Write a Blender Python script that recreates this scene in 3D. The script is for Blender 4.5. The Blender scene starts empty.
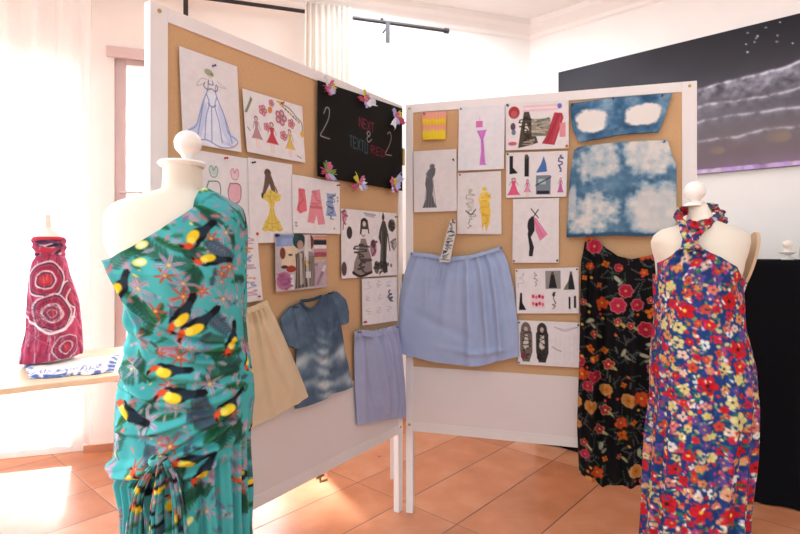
import bpy, bmesh, math, random
import numpy as np
from mathutils import Vector, Matrix
R = random.Random(7)
NR = np.random.RandomState(11)
scn = bpy.context.scene
COL = scn.collection
F = 525.0; H0 = 251.0; CH = 1.25     # focal length (px), horizon row, camera height

# ------------------------------------------------------------------ basics
def lin(c):
    c = np.asarray(c, dtype=float)
    return np.where(c <= 0.04045, c/12.92, ((c+0.055)/1.055)**2.4)
def hexc(h): return np.array([int(h[i:i+2], 16)/255.0 for i in (0, 2, 4)])
def tag(o, label=None, cat=None, group=None, kind=None):
    if label: o['label'] = label
    if cat: o['category'] = cat
    if group: o['group'] = group
    if kind: o['kind'] = kind
    return o
def empty(name, loc, rz=0.0):
    o = bpy.data.objects.new(name, None); COL.objects.link(o)
    o.location = loc; o.rotation_euler = (0, 0, rz); o.empty_display_size = 0.05
    return o
def attach(o, parent):
    if parent is not None:
        o.parent = parent
        pl = parent.location if parent.parent is None else parent.location + parent.parent.location
        o.location = Vector(o.location) - Vector(pl)     # parents are never rotated
def mesh_obj(name, verts, faces, mat, parent=None, colors=None, smooth=True):
    me = bpy.data.meshes.new(name)
    verts = np.asarray(verts, dtype=np.float64)
    c = verts.mean(axis=0) if len(verts) else np.zeros(3)
    c[2] = verts[:, 2].min()
    me.from_pydata((verts-c).tolist(), [], [tuple(f) for f in faces])
    if colors is not None:
        ca = me.color_attributes.new('Col', 'FLOAT_COLOR', 'POINT')
        a = np.ones((len(verts), 4)); a[:, :3] = lin(np.clip(colors, 0, 1))
        ca.data.foreach_set('color', a.astype(np.float32).ravel())
    if smooth: me.polygons.foreach_set('use_smooth', [True]*len(me.polygons))
    me.materials.append(mat); me.update()
    o = bpy.data.objects.new(name, me); COL.objects.link(o); o.location = c
    if parent is not None:
        o.parent = parent; o.matrix_parent_inverse = Matrix.Identity(4)
        pl = Vector((0, 0, 0)); q = parent
        while q is not None: pl += q.location; q = q.parent
        o.location = Vector(c) - pl
    return o
def grid_faces(nu, nv, wrap=False):
    f = []
    for i in range(nu - (0 if wrap else 1)):
        a = i*nv; b = ((i+1) % nu)*nv
        f += [(a+j, b+j, b+j+1, a+j+1) for j in range(nv-1)]
    return f
def grid_obj(name, P, mat, parent=None, col=None, wrap=False, flip=False):
    nu, nv = P.shape[:2]
    f = grid_faces(nu, nv, wrap)
    if flip: f = [t[::-1] for t in f]
    return mesh_obj(name, P.reshape(-1, 3), f, mat, parent, None if col is None else col.reshape(-1, 3))
class MB:
    def __init__(s): s.v = []; s.f = []
    def add(s, v, f):
        n = len(s.v); s.v += [tuple(map(float, p)) for p in v]; s.f += [tuple(i+n for i in t) for t in f]
    def box(s, o, ax, ay, az):
        """box with corner o and three edge vectors"""
        o, ax, ay, az = map(lambda t: np.array(t, float), (o, ax, ay, az))
        v = [o+ax*i+ay*j+az*k for k in (0, 1) for j in (0, 1) for i in (0, 1)]
        s.add(v, [(0, 2, 3, 1), (4, 5, 7, 6), (0, 1, 5, 4), (2, 6, 7, 3), (0, 4, 6, 2), (1, 3, 7, 5)])
    def tube(s, pts, rad, n=10, cap=True):
        pts = [np.array(p, float) for p in pts]
        rad = rad if hasattr(rad, '__len__') else [rad]*len(pts)
        rings = []
        for i, p in enumerate(pts):
            t = pts[min(i+1, len(pts)-1)] - pts[max(i-1, 0)]; t /= np.linalg.norm(t)+1e-9
            ref = np.array([0, 0, 1.]) if abs(t[2]) < .9 else np.array([1., 0, 0])
            u = np.cross(t, ref); u /= np.linalg.norm(u); w = np.cross(t, u)
            rings.append([p+rad[i]*(math.cos(a)*u+math.sin(a)*w) for a in [2*math.pi*k/n for k in range(n)]])
        v = [q for r in rings for q in r]; f = []
        for i in range(len(pts)-1):
            f += [(i*n+k, i*n+(k+1) % n, (i+1)*n+(k+1) % n, (i+1)*n+k) for k in range(n)]
        if cap: f += [tuple(range(n))[::-1], tuple((len(pts)-1)*n+k for k in range(n))]
        s.add(v, f)
    def lathe(s, cx, cy, prof, n=32, cap=True):
        v = []; f = []
        for r, z in prof: v += [(cx+r*math.cos(2*math.pi*k/n), cy+r*math.sin(2*math.pi*k/n), z) for k in range(n)]
        m = len(prof)
        for i in range(m-1): f += [(i*n+k, i*n+(k+1) % n, (i+1)*n+(k+1) % n, (i+1)*n+k) for k in range(n)]
        if cap: f += [tuple(range(n))[::-1], tuple((m-1)*n+k for k in range(n))]
        s.add(v, f)
    def obj(s, name, mat, parent=None, smooth=False, bevel=0.0):
        o = mesh_obj(name, s.v, s.f, mat, parent, None, smooth)
        if bevel > 0:
            m = o.modifiers.new('bevel', 'BEVEL'); m.width = bevel; m.segments = 2; m.limit_method = 'ANGLE'
        elif smooth:
            m = o.modifiers.new('edges', 'EDGE_SPLIT'); m.split_angle = math.radians(50)
        return o

# ------------------------------------------------------------------ materials
def newmat(name):
    m = bpy.data.materials.new(name); m.use_nodes = True
    nt = m.node_tree; return m, nt, nt.nodes['Principled BSDF']
def N(nt, t, **k):
    n = nt.nodes.new(t)
    for a, b in k.items(): setattr(n, a, b)
    return n
def noise_bump(nt, b, scale, strength, dist=0.002, coord='Object'):
    tc = N(nt, 'ShaderNodeTexCoord'); nz = N(nt, 'ShaderNodeTexNoise'); nz.inputs['Scale'].default_value = scale
    nz.inputs['Detail'].default_value = 4
    bp = N(nt, 'ShaderNodeBump'); bp.inputs['Strength'].default_value = strength; bp.inputs['Distance'].default_value = dist
    nt.links.new(tc.outputs[coord], nz.inputs['Vector']); nt.links.new(nz.outputs['Fac'], bp.inputs['Height'])
    nt.links.new(bp.outputs['Normal'], b.inputs['Normal'])
def plain(name, hx, rough=.6, scale=60, var=.06, bump=.15, metal=0.0, spec=.5, nscale=None, sheen=0.0, dist=.002):
    m, nt, b = newmat(name)
    c = lin(hexc(hx))
    tc = N(nt, 'ShaderNodeTexCoord'); nz = N(nt, 'ShaderNodeTexNoise'); nz.inputs['Scale'].default_value = nscale or 6
    nz.inputs['Detail'].default_value = 6
    cr = N(nt, 'ShaderNodeValToRGB')
    cr.color_ramp.elements[0].position = .3; cr.color_ramp.elements[1].position = .7
    cr.color_ramp.elements[0].color = (*np.clip(c*(1-var), 0, 1), 1); cr.color_ramp.elements[1].color = (*np.clip(c*(1+var), 0, 1), 1)
    nt.links.new(tc.outputs['Object'], nz.inputs['Vector']); nt.links.new(nz.outputs['Fac'], cr.inputs['Fac'])
    nt.links.new(cr.outputs['Color'], b.inputs['Base Color'])
    b.inputs['Roughness'].default_value = rough; b.inputs['Metallic'].default_value = metal
    b.inputs['Specular IOR Level'].default_value = spec
    if sheen: b.inputs['Sheen Weight'].default_value = sheen
    if bump: noise_bump(nt, b, scale, bump, dist)
    return m
def painted(name, rough=.8, scale=900, bump=.1, spec=.3, sheen=0.0, transl=0.0):
    m, nt, b = newmat(name)
    at = N(nt, 'ShaderNodeVertexColor'); at.layer_name = 'Col'
    nt.links.new(at.outputs['Color'], b.inputs['Base Color'])
    b.inputs['Roughness'].default_value = rough; b.inputs['Specular IOR Level'].default_value = spec
    if sheen: b.inputs['Sheen Weight'].default_value = sheen
    if bump: noise_bump(nt, b, scale, bump, .001)
    return m
M = {}
M['wall'] = plain('wall_plaster', 'f4f1ee', .85, 40, .015, .12)
M['ceil'] = plain('ceiling_plaster', 'f8f6f4', .9, 30, .01, .08)
M['frame'] = plain('white_painted_wood', 'e9e2df', .45, 25, .03, .12)
M['panel'] = plain('white_panel_board', 'e4dad7', .5, 30, .02, .06)
M['cork'] = plain('cork_board', 'cfa67c', .9, 420, .04, .3, nscale=160, spec=.15)
M['metal'] = plain('black_rod_metal', '2d2c31', .4, 80, .05, .05, metal=.3)
M['brass'] = plain('brass_latch', 'b89a5a', .35, 80, .05, .05, metal=.8)
M['cream'] = plain('cream_form_jersey', 'e3d6c4', .85, 700, .02, .25, spec=.25, sheen=.1)
M['creamw'] = plain('white_form_jersey', 'f3efe9', .85, 700, .02, .2, spec=.25)
M['knob'] = plain('white_turned_wood', 'efe7de', .4, 40, .02, .05)
M['tanplate'] = plain('tan_arm_plate', 'cfb090', .6, 60, .04, .05)
M['stand'] = plain('pale_wood_stand', 'c9a982', .45, 60, .1, .1)
M['tabletop'] = plain('pale_birch_table', 'e2c8ab', .4, 40, .06, .06)
M['black'] = plain('black_tablecloth', '0b0b10', .85, 500, .05, .2, spec=.12)
M['winframe'] = plain('pinkish_window_wood', 'd8c3c4', .5, 40, .05, .08)
M['dooredge'] = plain('terracotta_sill', 'c98b6a', .6, 40, .1, .1)
M['paper'] = painted('sketch_paper', .8, 300, .05, .2)
M['gloss'] = painted('printed_photo', .6, 200, .03, .15)
M['cotton'] = painted('printed_cotton', .9, 900, .2, .12, 0)
M['rayon'] = painted('printed_rayon', .8, 900, .12, .15, 0)
M['pin'] = plain('push_pin_plastic', 'b52a2a', .3, 80, .02, 0)
M['pinb'] = plain('push_pin_blue', '2b3f8a', .3, 80, .02, 0)
M['pink_'] = plain('push_pin_dark', '2a2a30', .3, 80, .02, 0)
def cloudy(name, hx, rough=.85):
    return plain(name, hx, rough, 900, .05, .2, spec=.2, nscale=14, sheen=.05)
M['blue'] = cloudy('powder_blue_cotton', 'a4b2d3')
M['lilac'] = cloudy('lilac_blue_cotton', 'a3a8c6')
M['beige'] = cloudy('beige_linen', 'dfc6a4')
# tiles
def tile_mat():
    m, nt, b = newmat('terracotta_tiles')
    L = nt.links
    geo = N(nt, 'ShaderNodeNewGeometry')
    A = (.6655, .7464, 0); B = (-.7464, .6655, 0); o = (-.229, 2.833, 0)
    def dot(v, S):
        sub = N(nt, 'ShaderNodeVectorMath', operation='SUBTRACT'); sub.inputs[1].default_value = o
        L.new(geo.outputs['Position'], sub.inputs[0])
        d = N(nt, 'ShaderNodeVectorMath', operation='DOT_PRODUCT'); d.inputs[1].default_value = v
        L.new(sub.outputs[0], d.inputs[0])
        q = N(nt, 'ShaderNodeMath', operation='DIVIDE'); q.inputs[1].default_value = S; L.new(d.outputs['Value'], q.inputs[0]); return q
    def mth(op, a, bb=None):
        q = N(nt, 'ShaderNodeMath', operation=op)
        for i, t in enumerate((a, bb)):
            if t is None: continue
            if isinstance(t, (int, float)): q.inputs[i].default_value = t
            else: L.new(t.outputs[0], q.inputs[i])
        return q
    u, v = dot(A, .98), dot(B, .3265)
    def edge(t, k=1.0):
        fr = mth('FRACT', t); return mth('MULTIPLY', mth('MINIMUM', fr, mth('SUBTRACT', 1.0, fr)), k)
    e = mth('MINIMUM', edge(u, 4.0), edge(v))
    gl = N(nt, 'ShaderNodeMapRange'); gl.inputs['From Min'].default_value = .007; gl.inputs['From Max'].default_value = .015
    L.new(e.outputs[0], gl.inputs['Value'])
    cmb = N(nt, 'ShaderNodeCombineXYZ'); L.new(mth('FLOOR', u).outputs[0], cmb.inputs[0]); L.new(mth('FLOOR', v).outputs[0], cmb.inputs[1])
    wn = N(nt, 'ShaderNodeTexWhiteNoise'); L.new(cmb.outputs[0], wn.inputs['Vector'])
    nz = N(nt, 'ShaderNodeTexNoise'); nz.inputs['Scale'].default_value = 5.5; nz.inputs['Detail'].default_value = 5; nz.inputs['Roughness'].default_value = .55
    off = N(nt, 'ShaderNodeVectorMath', operation='ADD'); sc = N(nt, 'ShaderNodeVectorMath', operation='SCALE'); sc.inputs['Scale'].default_value = 3.0
    L.new(cmb.outputs[0], sc.inputs[0]); L.new(geo.outputs['Position'], off.inputs[0]); L.new(sc.outputs[0], off.inputs[1]); L.new(off.outputs[0], nz.inputs['Vector'])
    mix = mth('ADD', mth('MULTIPLY', wn, .35), mth('MULTIPLY', nz, .75))
    cr = N(nt, 'ShaderNodeValToRGB')
    els = cr.color_ramp.elements; els[0].position = .22; els[1].position = .85
    els[0].color = (*lin(hexc('ab6640')), 1); els[1].color = (*lin(hexc('d49c7c')), 1)
    x = els.new(.5); x.color = (*lin(hexc('c27d58')), 1)
    L.new(mix.outputs[0], cr.inputs['Fac'])
    mc = N(nt, 'ShaderNodeMix', data_type='RGBA'); mc.inputs[6].default_value = (*lin(hexc('7a5444')), 1)
    L.new(gl.outputs[0], mc.inputs[0]); L.new(cr.outputs['Color'], mc.inputs[7]); L.new(mc.outputs[2], b.inputs['Base Color'])
    rr = N(nt, 'ShaderNodeMapRange'); rr.inputs['To Min'].default_value = .22; rr.inputs['To Max'].default_value = .42
    L.new(nz.outputs['Fac'], rr.inputs['Value']); L.new(rr.outputs[0], b.inputs['Roughness'])
    bp = N(nt, 'ShaderNodeBump'); bp.inputs['Strength'].default_value = .5; bp.inputs['Distance'].default_value = .002
    hh = mth('ADD', gl, mth('MULTIPLY', nz, .5)); L.new(hh.outputs[0], bp.inputs['Height']); L.new(bp.outputs['Normal'], b.inputs['Normal'])
    return m
M['tile'] = tile_mat()
def sheer_mat(name, transp, hx='ffffff'):
    m, nt, b = newmat(name); L = nt.links
    out = nt.nodes['Material Output']
    c = (*lin(hexc(hx)), 1)
    d = N(nt, 'ShaderNodeBsdfDiffuse'); d.inputs['Color'].default_value = c
    t = N(nt, 'ShaderNodeBsdfTranslucent'); t.inputs['Color'].default_value = c
    tr = N(nt, 'ShaderNodeBsdfTransparent')
    tc = N(nt, 'ShaderNodeTexCoord'); nz = N(nt, 'ShaderNodeTexNoise'); nz.inputs['Scale'].default_value = 300
    L.new(tc.outputs['Object'], nz.inputs['Vector'])
    m1 = N(nt, 'ShaderNodeMixShader'); m1.inputs[0].default_value = .5; L.new(d.outputs[0], m1.inputs[1]); L.new(t.outputs[0], m1.inputs[2])
    mr = N(nt, 'ShaderNodeMapRange'); mr.inputs['To Min'].default_value = transp-.08; mr.inputs['To Max'].default_value = transp+.08
    L.new(nz.outputs['Fac'], mr.inputs['Value'])
    m2 = N(nt, 'ShaderNodeMixShader'); L.new(mr.outputs[0], m2.inputs[0]); L.new(m1.outputs[0], m2.inputs[1]); L.new(tr.outputs[0], m2.inputs[2])
    L.new(m2.outputs[0], out.inputs['Surface']); return m
M['sheer'] = sheer_mat('sheer_voile', .5)
M['drape'] = sheer_mat('white_cotton_drape', .04, 'f6f3ee')
def glass_mat():
    m, nt, b = newmat('window_glass'); L = nt.links; out = nt.nodes['Material Output']
    g = N(nt, 'ShaderNodeBsdfGlossy'); g.inputs['Roughness'].default_value = .02
    tr = N(nt, 'ShaderNodeBsdfTransparent'); fr = N(nt, 'ShaderNodeFresnel'); fr.inputs['IOR'].default_value = 1.35
    mx = N(nt, 'ShaderNodeMixShader'); L.new(fr.outputs[0], mx.inputs[0]); L.new(tr.outputs[0], mx.inputs[1]); L.new(g.outputs[0], mx.inputs[2])
    L.new(mx.outputs[0], out.inputs['Surface']); return m
M['glass'] = glass_mat()

# ------------------------------------------------------------------ canvas painter
def smooth_noise(X, Y, scale, seed=0, octs=4):
    rs = np.random.RandomState(seed); out = np.zeros_like(X, dtype=float); amp = 1; tot = 0
    T = rs.rand(64, 64)
    for o in range(octs):
        x = X*scale; y = Y*scale
        xi = np.floor(x).astype(int); yi = np.floor(y).astype(int); fx = x-xi; fy = y-yi
        fx = fx*fx*(3-2*fx); fy = fy*fy*(3-2*fy)
        g = lambda a, b_: T[(a+o*17) % 64, (b_+o*31) % 64]
        v = (g(xi, yi)*(1-fx)+g(xi+1, yi)*fx)*(1-fy)+(g(xi, yi+1)*(1-fx)+g(xi+1, yi+1)*fx)*fy
        out += v*amp; tot += amp; amp *= .5; scale *= 2
    return out/tot
class Canvas:
    """colour field over a w x h metre cloth or sheet; x to the right, y downwards, in metres/unit u"""
    def __init__(s, w, h, res, bg, norm=True):
        s.w, s.h = w, h; s.nx = max(8, int(round(w/res))+1); s.ny = max(8, int(round(h/res))+1)
        s.x = np.linspace(0, w, s.nx); s.y = np.linspace(0, h, s.ny); s.res = res
        s.X, s.Y = np.meshgrid(s.x, s.y, indexing='ij')
        s.img = np.ones((s.nx, s.ny, 3))*(hexc(bg) if isinstance(bg, str) else np.array(bg))
        s.sx, s.sy = (w, h) if norm else (1, 1)
    def _win(s, x0, x1, y0, y1):
        m = s.res*1.5
        i0 = max(0, int((x0-m)/s.w*(s.nx-1))); i1 = min(s.nx, int((x1+m)/s.w*(s.nx-1))+2)
        j0 = max(0, int((y0-m)/s.h*(s.ny-1))); j1 = min(s.ny, int((y1+m)/s.h*(s.ny-1))+2)
        return (slice(i0, i1), slice(j0, j1)) if i1 > i0 and j1 > j0 else None
    def _blend(s, w, a, col):
        col = hexc(col) if isinstance(col, str) else np.asarray(col)
        s.img[w] = s.img[w]*(1-a[..., None])+col*a[..., None]
    def ell(s, cx, cy, rx, ry, col, rot=0, a=1.0):
        cx *= s.sx; cy *= s.sy; rx *= s.sx; ry *= s.sy; r = max(rx, ry)
        w = s._win(cx-r, cx+r, cy-r, cy+r)
        if w is None: return
        dx = s.X[w]-cx; dy = s.Y[w]-cy; c_, s_ = math.cos(rot), math.sin(rot)
        u = (dx*c_+dy*s_)/rx; v = (-dx*s_+dy*c_)/ry
        d = (np.sqrt(u*u+v*v)-1)*min(rx, ry)
        s._blend(w, np.clip(.5-d/s.res, 0, 1)*a, col)
    def poly(s, pts, col, a=1.0):
        p = [(x*s.sx, y*s.sy) for x, y in pts]; xs = [q[0] for q in p]; ys = [q[1] for q in p]
        w = s._win(min(xs), max(xs), min(ys), max(ys))
        if w is None: return
        X, Y = s.X[w], s.Y[w]; acc = np.zeros(X.shape)
        for ox in (-.25, .25):
            for oy in (-.25, .25):
                ins = np.zeros(X.shape, bool); x = X+ox*s.res; y = Y+oy*s.res
                for i in range(len(p)):
                    x1, y1 = p[i]; x2, y2 = p[i-1]
                    if y1 == y2: continue
                    ins ^= ((y1 > y) != (y2 > y)) & (x < (x2-x1)*(y-y1)/(y2-y1)+x1)
                acc += ins
        s._blend(w, acc/4*a, col)
    def line(s, pts, wd, col, a=1.0):
        wd = wd*s.sx
        for (x1, y1), (x2, y2) in zip(pts[:-1], pts[1:]):
            x1 *= s.sx; x2 *= s.sx; y1 *= s.sy; y2 *= s.sy
            w = s._win(min(x1, x2)-wd, max(x1, x2)+wd, min(y1, y2)-wd, max(y1, y2)+wd)
            if w is None: continue
            dx, dy = x2-x1, y2-y1; L2 = dx*dx+dy*dy+1e-12
            t = np.clip(((s.X[w]-x1)*dx+(s.Y[w]-y1)*dy)/L2, 0, 1)
            d = np.hypot(s.X[w]-x1-t*dx, s.Y[w]-y1-t*dy)-wd/2
            s._blend(w, np.clip(.5-d/s.res, 0, 1)*a*min(1, wd/s.res+.25), col)
    def rect(s, x0, y0, x1, y1, col, a=1.0): s.poly([(x0, y0), (x1, y0), (x1, y1), (x0, y1)], col, a)
    def curve(s, pts, wd, col, a=1.0, n=5):
        """smooth stroke through points (Catmull-Rom)"""
        P = [np.array(p, float) for p in pts]; P = [2*P[0]-P[1]]+P+[2*P[-1]-P[-2]]; o = []
        for i in range(1, len(P)-2):
            for k in range(n):
                t = k/n
                o.append(tuple(.5*((2*P[i])+(-P[i-1]+P[i+1])*t+(2*P[i-1]-5*P[i]+4*P[i+1]-P[i+2])*t*t+(-P[i-1]+3*P[i]-3*P[i+1]+P[i+2])*t**3)))
        o.append(tuple(P[-2])); s.line(o, wd, col, a)
    def sample(s, x, y):
        fx = np.clip(x/s.w, 0, 1)*(s.nx-1); fy = np.clip(y/s.h, 0, 1)*(s.ny-1)
        i = np.minimum(fx.astype(int), s.nx-2); j = np.minimum(fy.astype(int), s.ny-2)
        a = (fx-i)[..., None]; b = (fy-j)[..., None]
        return (s.img[i, j]*(1-a)+s.img[i+1, j]*a)*(1-b)+(s.img[i, j+1]*(1-a)+s.img[i+1, j+1]*a)*b

# ------------------------------------------------------------------ pixel helpers -> real planes
def at(px, py, Y): return np.array([(px-400)/F*Y, Y, CH+(H0-py)*Y/F])
class Panel:
    def __init__(s, P0, d):
        s.P0 = np.array(P0, float); s.d = np.array(d, float)/np.linalg.norm(d)
        s.n = np.array([s.d[1], -s.d[0]])
        if np.dot(-s.P0, s.n) < 0: s.n = -s.n
    def sz(s, px, py, off=0.0):
        k = (px-400)/F; P = s.P0+s.n*off
        t = (k*P[1]-P[0])/(s.d[0]-k*s.d[1]); Y = P[1]+t*s.d[1]
        return np.array([t, CH+(H0-py)*Y/F])
    def w(s, t, z, off=0.0):
        t, z, off = np.broadcast_arrays(np.asarray(t, float), np.asarray(z, float), np.asarray(off, float))
        return np.stack([s.P0[0]+s.d[0]*t+s.n[0]*off, s.P0[1]+s.d[1]*t+s.n[1]*off, z], -1)
PL = Panel((-.697, 1.464), (.5537, .8327)); PL.len = 1.283
PR = Panel((.028, 2.509), (.9588, -.2847)); PR.len = 1.243
Z_TOP = 1.95
WB = Panel((1.04, 4.2), (-.9535, -.3013))       # back wall, running left from the corner
WR = Panel((1.04, 4.2), (.7357, -.6773))        # right wall, running towards the camera

# ------------------------------------------------------------------ room
def slab(pan, t0, t1, z0, z1, o0, o1, mb):
    a = pan.w(t0, z0, o0)
    mb.box(a, np.append(pan.d, 0)*(t1-t0), np.append(pan.n, 0)*(o1-o0), (0, 0, z1-z0))
def st(o): o['kind'] = 'structure'; return o
b = MB(); b.box((-6, -3, -.12), (13, 0, 0), (0, 10, 0), (0, 0, .12)); fl = st(b.obj('floor', M['tile']))
CZ = 3.06
b = MB()
b.add([(-6, .9, CZ), (6, .9, CZ), (6, 6.5, CZ), (-6, 6.5, CZ), (-6, .9, CZ+.1), (6, .9, CZ+.1), (6, 6.5, CZ+.1), (-6, 6.5, CZ+.1)],
      [(0, 3, 2, 1), (4, 5, 6, 7), (0, 1, 5, 4), (1, 2, 6, 5), (2, 3, 7, 6), (3, 0, 4, 7)])
st(b.obj('ceiling', M['ceil']))
# back wall with two tall openings
def wb_t(px): return WB.sz(px, 251)[0]
d1a, d1b = wb_t(84), wb_t(84)+1.65      # wide french door, far left
w2b, w2a = wb_t(114), wb_t(290)         # window behind the left panel
DT = 2.42; WT = 2.50
b = MB()
th = -.22
for (t0, t1, z0, z1) in ((-.30, w2a, 0, CZ), (w2a, w2b, WT, CZ), (w2b, d1a, 0, CZ), (d1a, d1b, DT, CZ), (d1b, 5.2, 0, CZ), (w2a, w2b, 0, .42)):
    slab(WB, t0, t1, z0, z1, 0, th, b)
st(b.obj('wall_back', M['wall']))
b = MB(); slab(WR, -.12, 6.0, 0, CZ, 0, -.2, b); st(b.obj('wall_right', M['wall']))
# cornice: stepped moulding on both walls
for pan, nm, t1 in ((WB, 'trim_1', 5.2), (WR, 'trim_2', 6.0)):
    b = MB()
    prof = [(0, 2.93), (.018, 2.94), (.022, 2.965), (.055, 3.0), (.085, 3.02), (.09, 3.06), (0, 3.06)]
    v = [pan.w(t, z, o) for t in (-.02, t1) for o, z in prof]; n = len(prof)
    b.add(v, [(i, (i+1) % n, n+(i+1) % n, n+i) for i in range(n)]+[tuple(range(n)), tuple(range(2*n-1, n-1, -1))])
    st(b.obj(nm, M['ceil'], smooth=False))
b = MB(); slab(WB, 0, w2a, 0, .08, .012, 0, b); st(b.obj('baseboard_back', M['dooredge']))
b = MB(); slab(WR, .6, 6.0, 0, .08, .012, 0, b); st(b.obj('baseboard_right', M['dooredge']))
b = MB(); slab(WB, w2b, d1a, 0, .045, .014, 0, b); st(b.obj('baseboard_left', M['dooredge']))
# french door (far left) : frame, bottom rail, glass
def glazed(name, ta, tb, z0, z1, mat, rail, mull, fw=.07):
    root = empty(name, tuple(WB.w((ta+tb)/2, z0, -.06))); root['kind'] = 'structure'
    b = MB()
    slab(WB, ta, ta+fw, z0, z1, -.03, -.09, b); slab(WB, tb-fw, tb, z0, z1, -.03, -.09, b)
    slab(WB, ta+fw, tb-fw, z1-fw, z1, -.03, -.09, b); slab(WB, ta+fw, tb-fw, z0, z0+rail, -.03, -.09, b)
    for q in mull: slab(WB, ta+(tb-ta)*q-.035, ta+(tb-ta)*q+.035, z0+rail, z1-fw, -.03, -.09, b)
    b.obj('window_frame', mat, root, bevel=.004)
    b = MB(); slab(WB, ta+fw, tb-fw, z0+rail, z1-fw, -.055, -.061, b); b.obj('window_pane', M['glass'], root)
    return root
glazed('door_1', d1a, d1b, 0.0, DT, M['frame'], .17, (.5,))
gw = glazed('window_1', w2a, w2b, .42, WT, M['winframe'], .08, (.5,), .062)
b = MB(); slab(WB, w2a-.04, w2b+.04, WT-.035, WT+.03, .03, 0, b); b.obj('window_head', M['winframe'], gw, bevel=.004)
b = MB(); tt = w2b-.035; b.tube([WB.w(tt, 1.62, -.03), WB.w(tt, 1.62, .02), WB.w(tt-.13, 1.62, .02)], .009, 8); b.obj('window_handle', M['winframe'], gw, True)
# terrace outside
b = MB(); c0 = WB.w(-1, -.05, -.25); 
b.box(WB.w(-3, -.1, -.25), np.append(WB.d, 0)*14, np.append(-WB.n, 0)*10, (0, 0, .06))
gm = plain('pale_terrace_paving', 'ded8cf', .8, 20, .05, .2); st(b.obj('ground', gm))

# ------------------------------------------------------------------ curtains and rod
rz = 2.875
rod = empty('curtain_rod', tuple(WB.w(2.0, rz, .10)))
tag(rod, 'long black curtain rod with stub end cap along the back wall near the ceiling', 'curtain rod')
t_end = WB.sz(447, 38, .10)[0]
b = MB(); b.tube([WB.w(t_end, rz, .10), WB.w(5.1, rz, .10)], .0125, 12); b.obj('rod', M['metal'], rod, True)
b = MB(); b.tube([WB.w(t_end-.012, rz, .10), WB.w(t_end+.02, rz, .10)], .019, 14); b.obj('end_cap', M['metal'], rod, True)
for px in (387, 186):
    t = WB.sz(px, 40, .10)[0]
    b = MB(); b.tube([WB.w(t, rz-.03, .0), WB.w(t, rz-.03, .11)], .006, 8)
    slab(WB, t-.014, t+.014, rz-.15, rz-.005, .124, .112, b)
    b.obj('bracket', M['metal'], rod)
    b = MB(); b.tube([WB.w(t+.03, rz+.016, .10), WB.w(t+.045, rz+.016, .10)], .014, 10); b.obj('ring', M['metal'], rod, True)
def curtain(name, ta, tb, z0, z1, folds, amp, mat, label, off=.10, grp=None, seed=1, rings=True):
    rs = np.random.RandomState(seed)
    nu, nv = int(folds*14), 40
    u = np.linspace(0, 1, nu); v = np.linspace(0, 1, nv)
    U, V = np.meshgrid(u, v, indexing='ij')
    ph = 2*np.pi*folds*(U+.018*np.sin(9*U+1)*(1))
    A = amp*(.7+.3*np.sin(5.3*U+2))*(1-.35*V)
    offs = off+A*np.sin(ph)+.25*A*np.sin(2.3*ph+V*2)
    t = ta+(tb-ta)*U+.01*np.sin(3*V+6*U)
    P = WB.w(t, z1-(z1-z0)*V, offs)
    o = grid_obj(name, P, mat)
    m = o.modifiers.new('thick', 'SOLIDIFY'); m.thickness = .0016
    tag(o, label, 'curtain', grp); return o
c1a = WB.sz(304, 50, .10)[0]; c1b = WB.sz(354, 50, .10)[0]
curtain('curtain', c1a, c1b+.02, .25, rz+.05, 9, .018, M['drape'], 'white gathered cotton curtain hanging from the black rod above the chalk poster', off=.137, seed=3)
c2a = WB.sz(95, 250, .10)[0]
curtain('curtain', c2a, c2a+2.0, .10, rz+.04, 15, .026, M['sheer'], 'sheer white full length curtain at the far left behind the small dress form', off=.15, seed=5)

# ------------------------------------------------------------------ painting on the right wall
def wall_sheet(pan, t0, t1, z0, z1, off0, off1, canvas, mat, parent, name):
    T = t0+(t1-t0)*canvas.X/canvas.w; Z = z1-(z1-z0)*canvas.Y/canvas.h
    return grid_obj(name, pan.w(T, Z, off1), mat, parent, canvas.img)
pt0 = WR.sz(560, 73)[0]; pt1 = pt0+2.25; pz0, pz1 = 1.742, 2.613
pw, ph_ = pt1-pt0, pz1-pz0
c = Canvas(pw, ph_, .006, '55525a', norm=False)
g = c.Y/ph_; n1 = smooth_noise(c.X, c.Y, 2.2, 5); n2 = smooth_noise(c.X*1.0, c.Y*3, 6, 9)
stops = [(0, '3f4048'), (.25, '4e4e56'), (.45, '62606a'), (.6, '75717b'), (.75, '82797f'), (.88, '8b7c84'), (1, '9d86a0')]
xs = [s_[0] for s_ in stops]; cs = np.array([hexc(s_[1]) for s_ in stops])
base = np.stack([np.interp(g, xs, cs[:, k]) for k in range(3)], -1)
dk = np.clip((c.X/pw-.2)*1.2, 0, 1)*np.clip(1-g*2.2, 0, 1)
base = base*(1-.55*dk[..., None])
c.img = base*(.72+.30*n1[..., None])
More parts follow.
